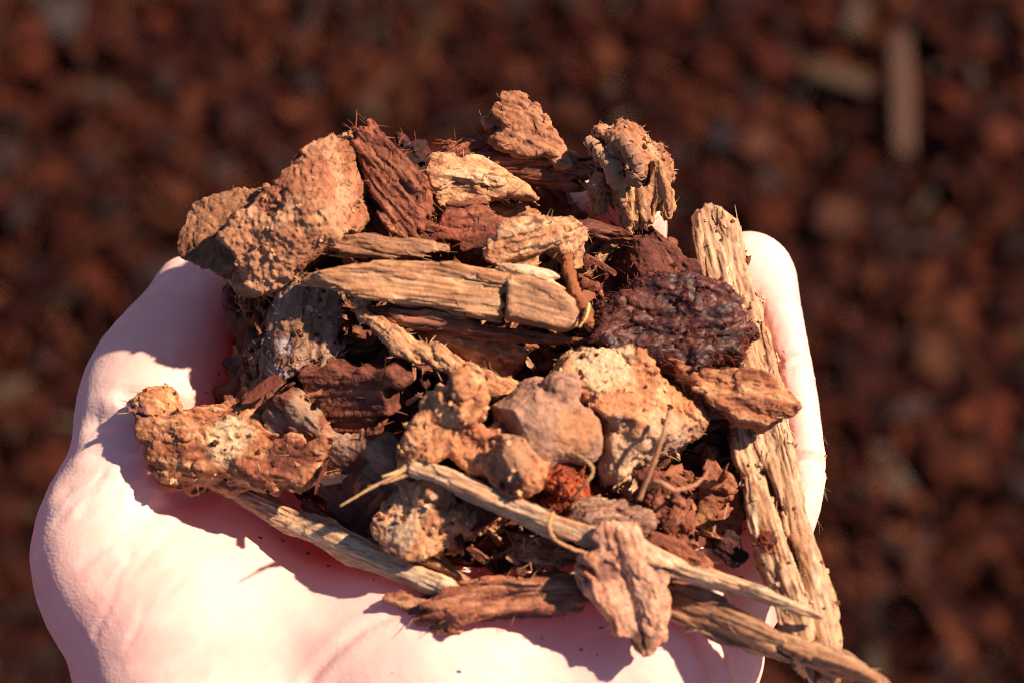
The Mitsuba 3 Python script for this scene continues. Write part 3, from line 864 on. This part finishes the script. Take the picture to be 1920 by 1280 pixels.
# ---- right side
k0 = key_of("long_wood_stick")
piece(k0 + "__strip", [(1306, 412), (1320, 402), (1342, 404), (1357, 420), (1378, 437), (1402, 514), (1428, 608), (1450, 693), (1468, 790), (1490, 900), (1508, 980), (1532, 1060), (1558, 1120), (1570, 1160), (1564, 1285), (1532, 1285), (1526, 1210), (1512, 1130), (1496, 1070), (1474, 1010), (1452, 935), (1440, 900), (1400, 905), (1378, 870), (1362, 782), (1348, 690), (1330, 600), (1318, 520)],
      (11, 20), 3.4, P_STICK, "wood", 22, axis=((1335, 405), (1548, 1280)), jag=.8, rnd=.7, grain=(.22, 12., .7), fine=(.12, .7), speck=1.0, fibres=150, crumbs=110, edge=(.5, 5.), chips=0, lump=(.3, 6.), tilt=(.05, 0))
piece(k0 + "__strip_001", [(1392, 880), (1438, 890), (1452, 945), (1472, 1012), (1494, 1075), (1510, 1135), (1524, 1210), (1528, 1285), (1508, 1285), (1482, 1225), (1458, 1170), (1436, 1095), (1414, 1010), (1402, 940)],
      (17.5, 21), 3.0, P_STICK, "wood", 23, axis=((1412, 885), (1518, 1280)), jag=3, rnd=.8, grain=(.22, 12., .7), fine=(.12, .7), speck=1.0, fibres=90, crumbs=50, edge=(.4, 5.), chips=0, tilt=(-.15, 0))
piece(k0 + "__strip_002", [(1294, 418), (1306, 400), (1316, 402), (1324, 450), (1340, 520), (1350, 560), (1330, 560), (1312, 510), (1300, 460)],
      (13, 14), 1.5, P_WOODGREY, "wood", 59, axis=((1305, 402), (1338, 558)), jag=2, rnd=.5, chips=0)
labels[k0] = {"label": "longest piece, a pale split stick standing upright along the little finger", "category": "stick"}
piece(key_of("bark_chip"), [(1243, 690), (1284, 692), (1357, 687), (1426, 693), (1459, 701), (1484, 722), (1494, 748), (1475, 771), (1426, 791), (1386, 783), (1345, 763), (1304, 735)],
      (27, 25), 4.2, P_ORANGE, "bark", 24, axis=((1250, 700), (1485, 750)), grain=(.28, 8, 1.0), tilt=(0, .1), lump=(.45, 7.), fibres=60, chips=2, lump2=(.15, 2.),
      label="rusty brown pointed bark chip lying across the long upright stick", category="bark chip")
piece(key_of("bark_chunk"), [(1041, 705), (1057, 674), (1094, 655), (1159, 661), (1208, 688), (1260, 718), (1289, 752), (1310, 795), (1314, 831), (1303, 864), (1276, 900), (1236, 924), (1167, 935), (1108, 915), (1104, 850), (1108, 810), (1080, 755)],
      22, 11, P_ORANGE, "chunk", 25, rnd=5, dome=.5, lump=(.6, 6.), terrace=(1.1, 4.0), chips=4, knobs=[(1150, 720, 6, 5.5), (1225, 750, 6, 4.5), (1265, 775, 6.5, 2.6)], dents=[(1250, 870, 10, 3.4)], fibres=100, crumbs=60,
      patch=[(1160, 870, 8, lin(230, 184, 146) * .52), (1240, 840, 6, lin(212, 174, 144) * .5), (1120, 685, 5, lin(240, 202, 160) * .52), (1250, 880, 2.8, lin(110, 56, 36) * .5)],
      label="biggest boulder-like tan lump at the centre right, with a crusty cap", category="bark chunk")
piece(key_of("bark_chunk"), [(915, 754), (948, 736), (1004, 714), (1045, 717), (1062, 730), (1080, 746), (1099, 774), (1115, 819), (1111, 848), (1085, 866), (1050, 896), (1012, 918), (975, 921), (940, 880), (930, 820)],
      26, 9.5, P_GREY, "chunk", 26, rnd=5, lump=(.6, 8.), lump2=(.14, 2.), fine=(.14, .6), pit=.2, terrace=(.4, 5.), chips=0, dome=.8, knobs=[(1085, 800, 5, 2.6), (1092, 840, 4, 2.6), (1050, 728, 4, 2.4)], patch=[(1085, 805, 4, lin(206, 142, 100) * .5), (1000, 890, 4, lin(214, 150, 108) * .5)],
      label="smooth greyish brown bulb beside the knobbly forked lump in the middle", category="bark chunk")
piece(key_of("bark_lump"), [(780, 797), (797, 750), (826, 722), (850, 722), (876, 704), (904, 726), (911, 752), (916, 783), (948, 799), (980, 823), (1000, 856), (996, 880), (972, 893), (940, 890), (911, 906), (880, 872), (830, 862), (777, 862), (772, 831)],
      31, 5, P_ORANGE, "lumpy", 27, rnd=4, knobs=[(880, 735, 2, 3.0), (815, 830, 2.5, 3.2), (955, 855, 3.5, 4.0), (850, 780, 2.5, 3.0)], dents=[(880, 845, 6, 3.8)], fibres=50, crumbs=40, patch=[(960, 850, 4, lin(190, 140, 108) * .5)],
      label="knobbly orange tan forked lump in the middle of the heap", category="bark lump")
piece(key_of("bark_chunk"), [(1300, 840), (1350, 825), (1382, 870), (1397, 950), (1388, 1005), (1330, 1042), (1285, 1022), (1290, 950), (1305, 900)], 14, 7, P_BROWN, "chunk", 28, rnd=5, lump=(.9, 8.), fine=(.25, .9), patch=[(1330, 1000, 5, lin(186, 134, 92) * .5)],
      label="brown lump in the shade between the boulder-like lump and the long upright stick", category="bark chunk")
piece(key_of("bark_lump"), [(1208, 925), (1218, 898), (1253, 912), (1290, 930), (1306, 946), (1305, 978), (1274, 1011), (1230, 992), (1208, 965)], 25, 4.2, P_RED, "crumbly", 29, fibres=130, fibre_color=lin(210, 130, 84) * .5, dents=[(1247, 930, 5.0, 2.2)], label="small red lump with a curved rootlet, below the boulder-like lump", category="bark lump")
strand(key_of("curved_root"), [(1210, 912, 31), (1235, 905, 33), (1268, 918, 33), (1302, 908, 33), (1322, 890, 33), (1332, 866, 34)], .6, .14, lin(206, 142, 106) * .5, "pale curved rootlet forking upward from the small red lump", "root", bsdf="mat_bark", seed=9)
strand(key_of("dry_stalk"), [(1256, 768, 36), (1243, 815, 36), (1224, 870, 34), (1199, 935, 31)], .3, .42, lin(196, 140, 98) * .5, "thin straight dry stalk leaning on the boulder-like lump", "stalk", seed=10)

# ---- broad wood chip in the middle
k0 = key_of("broad_wood_chip")
piece(k0 + "__plank", [(568, 525), (590, 511), (618, 503), (645, 497), (726, 494), (850, 494), (905, 506), (950, 521), (946, 560), (944, 601), (889, 592), (808, 575), (747, 567), (690, 559), (637, 545), (600, 534)],
      32, 2.2, P_WOOD, "wood", 30, axis=((600, 520), (945, 563)), tilt=(.05, .1), jag=.8, rnd=.6, fibres=70, lump=(.25, 9.), chips=0)
piece(k0 + "__broken_end", [(954, 524), (1008, 534), (1042, 545), (1072, 566), (1082, 588), (1080, 612), (1056, 620), (1004, 608), (948, 598), (949, 560)],
      32, 2.1, P_WOOD, "wood", 31, axis=((950, 560), (1078, 596)), tilt=(.02, .1), rnd=.6, lump=(.15, 9.), chips=0, terrace=(.3, 3.), patch=[(1010, 575, 5.5, lin(190, 136, 100) * .5)])
piece(k0 + "__splinter", [(918, 497), (983, 508), (1036, 521), (1042, 536), (1010, 535), (960, 522), (925, 506)], 32.5, 1.2, P_WOODPALE, "wood", 32, axis=((920, 501), (1040, 529)), jag=2, rnd=.4)
labels[k0] = {"label": "broad flat yellowish wood chip cracked across its right end, at the centre", "category": "wood chip"}
piece(key_of("bark_sliver"), [(684, 570), (747, 573), (808, 582), (889, 600), (944, 609), (1004, 617), (1056, 628), (1100, 634), (1128, 634), (1120, 650), (1060, 655), (1000, 650), (930, 636), (860, 626), (780, 608), (700, 590)],
      28, 1.8, P_BROWN, "wood", 33, axis=((690, 578), (1120, 645)), jag=5, rnd=.5, grain=(.4, 10., .7), fibres=90, fibre_color=lin(180, 104, 70) * .5, label="long dark brown splintered strip along the lower edge of the broad wood chip", category="sliver")
piece(key_of("wood_stick"), [(619, 440), (657, 441), (726, 448), (808, 459), (852, 472), (850, 491), (808, 492), (726, 479), (665, 469), (630, 456)],
      30, 2.4, P_WOODGREY, "wood", 34, axis=((620, 448), (850, 482)), jag=3, rnd=1.4, fibres=110, grain=(.30, 10, .7), label="short pale grained stick lying just above the broad wood chip", category="stick")

# ---- left middle
piece(key_of("bark_chunk"), [(556, 534), (600, 536), (633, 540), (636, 600), (629, 625), (640, 634), (655, 638), (640, 655), (618, 668), (577, 703), (520, 704), (478, 690), (490, 645), (528, 602), (545, 560)],
      21, 5, P_GREY, "bark", 35, tilt=(-.05, -.15), axis=((600, 540), (550, 700)), fibres=620, fibre_len=2.0, fibre_color=lin(214, 160, 104) * .5, lump=(.7, 5.), crumbs=120,
      patch=[(590, 590, 4.5, lin(176, 130, 98) * .5), (530, 690, 2.2, lin(200, 180, 190) * .5), (545, 640, 1.6, lin(190, 172, 178) * .5)], label="hairy greyish brown piece hanging below the left end of the broad wood chip", category="bark chunk")
piece(key_of("root_bit"), [(430, 505), (456, 515), (480, 560), (500, 580), (502, 640), (488, 640), (478, 600), (450, 560)], 17, 2.6, P_ORANGE, "crumbly", 36, fibres=120, label="orange brown crumbly strand hanging under the pointed tan block, beside the thumb", category="bark shred")
piece(key_of("bark_chip"), [(440, 745), (458, 697), (478, 692), (505, 700), (545, 715), (566, 748), (540, 765), (495, 790), (475, 790), (455, 770)], 16, 3.2, P_BROWN, "flake", 37, tilt=(-.35, .1), axis=((450, 760), (500, 690)), label="curled brown bark scrap between the thumb and the dark red chip", category="bark chip")
piece(key_of("bark_chip"), [(574, 714), (612, 680), (632, 684), (650, 690), (690, 689), (737, 686), (752, 696), (760, 714), (746, 740), (745, 764), (719, 804), (682, 821), (640, 810), (600, 780), (575, 752)],
      22, 2.2, P_SLAB, "flake", 38, terrace=(.4, 5.), lump=(.15, 5.), lump2=None, fine=(.09, .5), tilt=(-.42, -.32), axis=((590, 750), (750, 720)), label="dark reddish brown flat chip with faint lines, right of the hairy piece", category="bark chip", grain=(.16, 10., .9), bend=.8, fibres=25)
piece(key_of("bark_slab"), [(484, 782), (505, 757), (545, 742), (590, 770), (650, 812), (715, 822), (758, 858), (772, 900), (745, 955), (735, 1002), (690, 1012), (640, 972), (600, 905), (560, 855), (505, 822)],
      18, 2.6, P_SLAB, "flake", 39, terrace=(.4, 6.), lump=(.15, 5.), lump2=None, fine=(.09, .5), tilt=(-.3, -.35), axis=((500, 780), (720, 990)), grain=(.14, 10., 1.0), bend=-.5,
      patch=[(512, 785, 3.0, GREYPATCH), (575, 760, 3.4, GREYPATCH), (650, 820, 4.0, GREYPATCH), (735, 880, 4.5, GREYPATCH * .8), (720, 840, 3.0, GREYPATCH)], label="large dark red bark slab with grey lichen-like patches, half covered below the flat chip", category="bark chip")
piece(key_of("bark_chip"), [(646, 655), (695, 633), (728, 660), (735, 684), (690, 682), (655, 676)], 18, 2.2, P_REDDARK, "flake", 40, axis=((650, 665), (730, 675)), label="small dark sliver above the flat reddish brown chip", category="bark sliver")
piece(key_of("bark_chip"), [(254, 752), (275, 740), (321, 744), (338, 756), (378, 745), (420, 742), (452, 760), (484, 803), (524, 816), (577, 812), (618, 824), (629, 845), (618, 869), (614, 893), (585, 914), (524, 921), (484, 919), (423, 910), (362, 905), (313, 897), (285, 877), (287, 842), (262, 816), (254, 788)],
      (15.5, 21.5), 4.6, P_ORANGE, "bark", 41, tilt=(0, .1), axis=((260, 790), (620, 870)), rnd=2.5, lump=(.6, 5.0), terrace=(1.2, 3.4), pit=.6, chips=2, dome=.35, fibres=50, crumbs=40,
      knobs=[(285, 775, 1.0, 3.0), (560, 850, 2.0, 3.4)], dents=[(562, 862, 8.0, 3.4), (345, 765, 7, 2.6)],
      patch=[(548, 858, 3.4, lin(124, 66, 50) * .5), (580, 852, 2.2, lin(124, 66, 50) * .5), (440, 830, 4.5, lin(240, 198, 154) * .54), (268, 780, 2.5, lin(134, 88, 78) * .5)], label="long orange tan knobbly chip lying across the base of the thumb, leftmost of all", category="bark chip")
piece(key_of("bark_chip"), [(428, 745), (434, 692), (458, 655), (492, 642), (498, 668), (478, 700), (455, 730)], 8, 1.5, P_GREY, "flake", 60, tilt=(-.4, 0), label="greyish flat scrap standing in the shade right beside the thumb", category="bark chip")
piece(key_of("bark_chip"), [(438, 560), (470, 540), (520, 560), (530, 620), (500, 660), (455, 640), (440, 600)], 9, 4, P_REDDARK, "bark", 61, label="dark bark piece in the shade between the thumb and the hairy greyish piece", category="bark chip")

# ---- centre
piece(key_of("bark_strip"), [(679, 562), (700, 580), (732, 603), (780, 612), (822, 648), (856, 690), (852, 714), (818, 718), (768, 695), (728, 679), (705, 634), (688, 600)],
      27, 3.4, P_PALE, "bark", 42, axis=((690, 575), (850, 710)), tilt=(-.1, .1), lump=(.8, 5.), fibres=60, speck=.6, pit=.7, label="crumbly cream bark strip slanting down from under the broad wood chip", category="bark chip")
piece(key_of("bark_strip"), [(822, 650), (858, 668), (911, 685), (948, 702), (982, 722), (966, 736), (935, 734), (903, 714), (860, 705), (840, 688)], 25, 2.6, P_PALE, "bark", 43, axis=((825, 660), (975, 730)), fibres=60, lump=(.6, 4.),
      label="narrower cream strip continuing to the right of the crumbly cream strip", category="bark chip")
piece(key_of("bark_chip"), [(720, 590), (780, 605), (850, 628), (930, 646), (978, 672), (975, 712), (920, 690), (850, 655), (780, 625)], 23, 2.0, P_ORANGE, "bark", 44, axis=((730, 600), (975, 690)), lump2=(.25, 2.), label="orange brown plate behind the two crumbly cream strips", category="bark chip")
piece(key_of("bark_lump"), [(980, 930), (1029, 905), (1078, 880), (1102, 896), (1103, 941), (1070, 966), (1013, 958)], 25, 4, pal((176, 82, 46), (140, 62, 40), (206, 108, 64), (90, 40, 30)), "crumbly", 45, crumbs=200, fibres=60, label="rusty red crumbly clod just above the long pale stick", category="bark lump")
piece(key_of("bark_chip"), [(1061, 970), (1110, 949), (1163, 938), (1203, 940), (1219, 957), (1200, 982), (1160, 982), (1106, 996), (1075, 990)], 28, 2.6, P_GREY, "bark", 46, axis=((1065, 975), (1215, 955)), lump=(.6, 5.), label="small greyish chip behind the upper end of the pale bark flake", category="bark chip")
k0 = key_of("long_wood_splinter")
piece(k0, [(773, 863), (805, 864), (850, 884), (899, 908), (965, 938), (1029, 965), (1118, 992), (1197, 1010), (1268, 1051), (1350, 1081), (1431, 1107), (1495, 1132), (1544, 1158), (1516, 1152), (1463, 1137), (1374, 1111), (1282, 1084), (1240, 1062), (1160, 1037), (1100, 1022), (1029, 996), (964, 964), (862, 918), (810, 894), (769, 882)],
      (31, 28), 1.8, P_WOODPALE, "wood", 47, axis=((772, 872), (1540, 1156)), jag=1, rnd=.4, edge=(.12, 6.), tilt=(.1, .1), label="long thin pale splinter crossing the lower heap under the pale bark flake", category="splinter", fibres=60, chips=0)
for i, (a, b) in enumerate((((780, 868, 31.5), (638, 948, 32)), ((790, 876, 31), (690, 912, 31)), ((775, 866, 31.5), (716, 893, 34)))):
    strand(k0 + ("__spike" if i == 0 else f"__spike_{i:03d}"), [a, ((a[0] + b[0]) / 2, (a[1] + b[1]) / 2 + (4 if i else -2), a[2]), b], .46, .10, lin(226, 176, 124) * .5, seed=20 + i, rough=.03)
piece(key_of("bark_flake"), [(1103, 1003), (1120, 990), (1140, 984), (1176, 983), (1192, 1000), (1200, 1024), (1220, 1034), (1234, 1058), (1250, 1078), (1244, 1094), (1258, 1116), (1244, 1138), (1248, 1160), (1236, 1186), (1224, 1200), (1214, 1212), (1201, 1223), (1180, 1214), (1172, 1196), (1152, 1188), (1142, 1166), (1124, 1150), (1114, 1122), (1090, 1078), (1122, 1090), (1098, 1050), (1118, 1024)],
      (32, 23), 1.8, P_FLAKE, "flake", 48, axis=((1140, 990), (1205, 1215)), tilt=(.12, .1), lump=(.3, 5.), terrace=(.7, 3.6), grain=(.22, 8., 1.3), edge=(.35, 1.8), patch=[(1194, 1196, 2.0, lin(84, 48, 38) * .5), (1134, 1066, 2.0, lin(150, 98, 84) * .5)],
      label="pale pinkish ragged bark flake at the front of the heap, pointing down to the palm", category="bark flake", fibres=30)
piece(key_of("bark_chip"), [(805, 1120), (830, 1098), (873, 1083), (940, 1073), (1013, 1066), (1095, 1066), (1125, 1100), (1120, 1150), (1090, 1164), (1040, 1163), (933, 1174), (870, 1186), (820, 1178), (798, 1160)],
      21, 5, P_ROSE, "fibrous", 49, axis=((810, 1140), (1110, 1115)), tilt=(0, -.1), jag=3, lump=(1.0, 7.), fibres=130, grain=(.45, 9., 1.3), rnd=3, label="thick reddish brown bark chip lowest in the middle, left of the pale flake", category="bark chip")
k0 = key_of("pale_wood_stick")
piece(k0 + "__strip", [(446, 921), (473, 921), (520, 941), (633, 988), (733, 1040), (800, 1070), (857, 1094), (862, 1118), (820, 1118), (733, 1081), (650, 1047), (567, 1008), (500, 968), (457, 943)],
      (9.5, 22), 2.3, P_WOODPALE, "wood", 50, axis=((455, 930), (855, 1108)), jag=3, rnd=.8, tilt=(.1, .15), fibres=60)
piece(k0 + "__strip_001", [(543, 932), (600, 958), (660, 990), (760, 1030), (830, 1045), (866, 1075), (855, 1090), (780, 1058), (700, 1020), (633, 985), (560, 948)], (9.5, 20), 1.4, P_WOODGREY, "wood", 51, axis=((545, 938), (860, 1080)), jag=3, rnd=.5)
labels[k0] = {"label": "pale split stick resting on the palm at the lower left edge of the heap", "category": "stick"}
piece(key_of("bark_chip"), [(733, 1128), (767, 1110), (803, 1117), (809, 1133), (783, 1147), (753, 1140)], 20, 1.4, P_TAN, "flake", 52, label="tiny tan chip on the palm under the end of the pale split stick", category="bark chip")
piece(key_of("bark_lump"), [(727, 984), (733, 948), (763, 918), (800, 917), (823, 937), (857, 950), (900, 957), (937, 976), (908, 998), (878, 1014), (850, 1030), (817, 1038), (767, 1034), (737, 1014)],
      23, 5, P_PALE, "lumpy", 53, rnd=3., lump=(1.0, 4.5), lump2=(.6, 2.0), crumbs=60, knobs=[(790, 940, 2.5, 2.5), (800, 1010, 3, 2.8), (750, 985, 2, 3.0)], label="crumbly cream coloured lump above the pale split stick", category="bark lump", patch=[(750, 990, 3, lin(200, 166, 140) * .5)])
piece(key_of("wood_shred"), [(946, 1030), (982, 1006), (1045, 1018), (1090, 1040), (1088, 1064), (1004, 1053)], 24, 1.8, P_ORANGE, "fibrous", 54, axis=((950, 1028), (1090, 1050)), jag=5, fibres=120, fibre_len=4, label="splayed orange brown splinters in the hollow left of the pale flake", category="wood shred")
strand(key_of("straw_loop"), [(1036, 962, 35), (1030, 985, 36), (1042, 1012, 35), (1080, 1030, 34), (1100, 1036, 33)], .34, .2, lin(220, 160, 106) * .5, "orange straw curled around the long thin splinter", "straw", seed=30)
strand(key_of("straw_loop"), [(1072, 850, 36), (1098, 862, 38), (1112, 882, 38), (1096, 908, 37), (1070, 935, 34)], .30, .2, lin(216, 168, 116) * .5, "bent yellow straw in front of the smooth greyish bulb", "straw", seed=31)
piece(key_of("wood_stick"), [(1240, 1096), (1296, 1101), (1374, 1130), (1445, 1172), (1516, 1212), (1622, 1250), (1672, 1280), (1622, 1282), (1551, 1259), (1480, 1242), (1445, 1229), (1374, 1205), (1296, 1166), (1245, 1136)],
      (20.5, 29), 3.0, P_WOODGREY, "wood", 55, axis=((1245, 1112), (1650, 1276)), jag=5, rnd=1.3, grain=(.34, 10., .8), fibres=110, lump=(.5, 8.), label="greyish brown split stick sticking out past the hand at the lower right", category="stick")
strand(key_of("straw_loop"), [(1470, 1195, 23), (1490, 1205, 24), (1494, 1232, 23), (1478, 1236, 22), (1470, 1215, 23)], .28, .2, lin(224, 178, 120) * .5, "small yellow straw loop on the lower right stick", "straw", seed=32)
piece(key_of("bark_chip"), [(1213, 1003), (1247, 1001), (1314, 1029), (1335, 1054), (1329, 1066), (1268, 1042), (1225, 1025)], 24, 1.7, P_RED, "flake", 56, axis=((1216, 1010), (1332, 1060)), fibres=70, label="flat layered red chip right of the pale flake's upper end", category="bark chip")
piece(key_of("bark_chip"), [(1322, 1028), (1345, 1010), (1362, 1004), (1392, 1040), (1380, 1053), (1350, 1046)], 17, 2, P_WET, "bark", 57, label="small blackish bit left of the long upright stick, above the palm", category="bark chip")
piece(key_of("bark_chip"), [(1388, 1000), (1412, 990), (1428, 1004), (1438, 1030), (1405, 1036), (1394, 1020)], 24, 2, P_REDDARK, "crumbly", 58, fibres=90, fibre_color=lin(190, 90, 50) * .5, label="little red hairy crumb stuck to the left side of the long upright stick", category="bark chip")

# ---- dark bits deep in the gaps
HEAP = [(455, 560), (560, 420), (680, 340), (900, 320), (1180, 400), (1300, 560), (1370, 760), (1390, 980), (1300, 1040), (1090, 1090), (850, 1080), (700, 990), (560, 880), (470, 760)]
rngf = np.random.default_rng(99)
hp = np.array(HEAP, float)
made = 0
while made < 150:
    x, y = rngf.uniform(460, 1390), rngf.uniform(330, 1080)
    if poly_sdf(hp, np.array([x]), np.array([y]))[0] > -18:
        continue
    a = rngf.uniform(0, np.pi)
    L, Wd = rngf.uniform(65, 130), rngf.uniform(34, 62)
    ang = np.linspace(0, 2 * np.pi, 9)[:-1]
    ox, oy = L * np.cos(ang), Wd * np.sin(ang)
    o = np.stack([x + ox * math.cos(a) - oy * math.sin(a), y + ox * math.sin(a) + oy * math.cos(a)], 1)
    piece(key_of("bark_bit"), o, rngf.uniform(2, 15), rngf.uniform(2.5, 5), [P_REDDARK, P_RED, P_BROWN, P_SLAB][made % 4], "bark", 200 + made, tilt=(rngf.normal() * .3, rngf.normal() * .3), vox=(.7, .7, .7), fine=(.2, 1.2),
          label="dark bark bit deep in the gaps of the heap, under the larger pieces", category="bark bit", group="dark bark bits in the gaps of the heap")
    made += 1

# ---- fine litter: shreds and dust in the gaps and on the palm
rngl = np.random.default_rng(4242)
VV, FF, CC, cnt = [], [], [], 0
while len(VV) < 1500:
    x, y = rngl.uniform(450, 1400), rngl.uniform(330, 1090)
    if poly_sdf(hp, np.array([x]), np.array([y]))[0] > -5:
        continue
    L = rngl.uniform(.8, 5.5)
    v = chip_shape(rngl, L, L * rngl.uniform(.18, .5), rngl.uniform(.3, .9), BV) @ np.linalg.qr(rngl.standard_normal((3, 3)))[0]
    v = v + at(x, y, rngl.uniform(6, 24))
    VV.append(v)
    FF.append(BF + cnt)
    cnt += len(v)
    CC.append(np.tile([P_RED, P_BROWN, P_TAN, P_REDDARK][rngl.integers(4)][rngl.integers(3)] * rngl.uniform(.7, 1.1), (len(v), 1)))
put("bark_litter", np.vstack(VV), np.vstack(FF), "mat_bark", np.clip(np.vstack(CC), .004, .8), smooth=False)
labels["bark_litter"] = {"label": "fine bark shreds and crumbs filling the gaps of the heap", "category": "bark litter", "kind": "stuff"}
hpx = pixels(HV)
edge = poly_sdf(np.array(HEAP, float), hpx[:, 0], hpx[:, 1])
near = np.where((HN[:, 2] > .3) & (hpx[:, 1] > 700) & (hpx[:, 1] < 1275) & (edge > 0) & (edge < 230))[0]
VV, FF, CC, cnt = [], [], [], 0
for i in rngl.choice(near, 130, p=np.exp(-edge[near] / 60.0) / np.exp(-edge[near] / 60.0).sum()):
    L = rngl.uniform(.18, .75) * (1.5 if rngl.random() < .1 else 1)
    v = chip_shape(rngl, L, L * rngl.uniform(.4, .9), L * .4, BV) + HV[i] + HN[i] * L * .12
    VV.append(v)
    FF.append(BF + cnt)
    cnt += len(v)
    CC.append(np.tile([P_RED, P_BROWN, P_TAN][rngl.integers(3)][rngl.integers(3)], (len(v), 1)))
put("bark_dust", np.vstack(VV), np.vstack(FF), "mat_bark", np.clip(np.vstack(CC), .004, .8), smooth=False)
labels["bark_dust"] = {"label": "scattered brown specks of bark dust on the palm", "category": "bark dust", "kind": "stuff"}
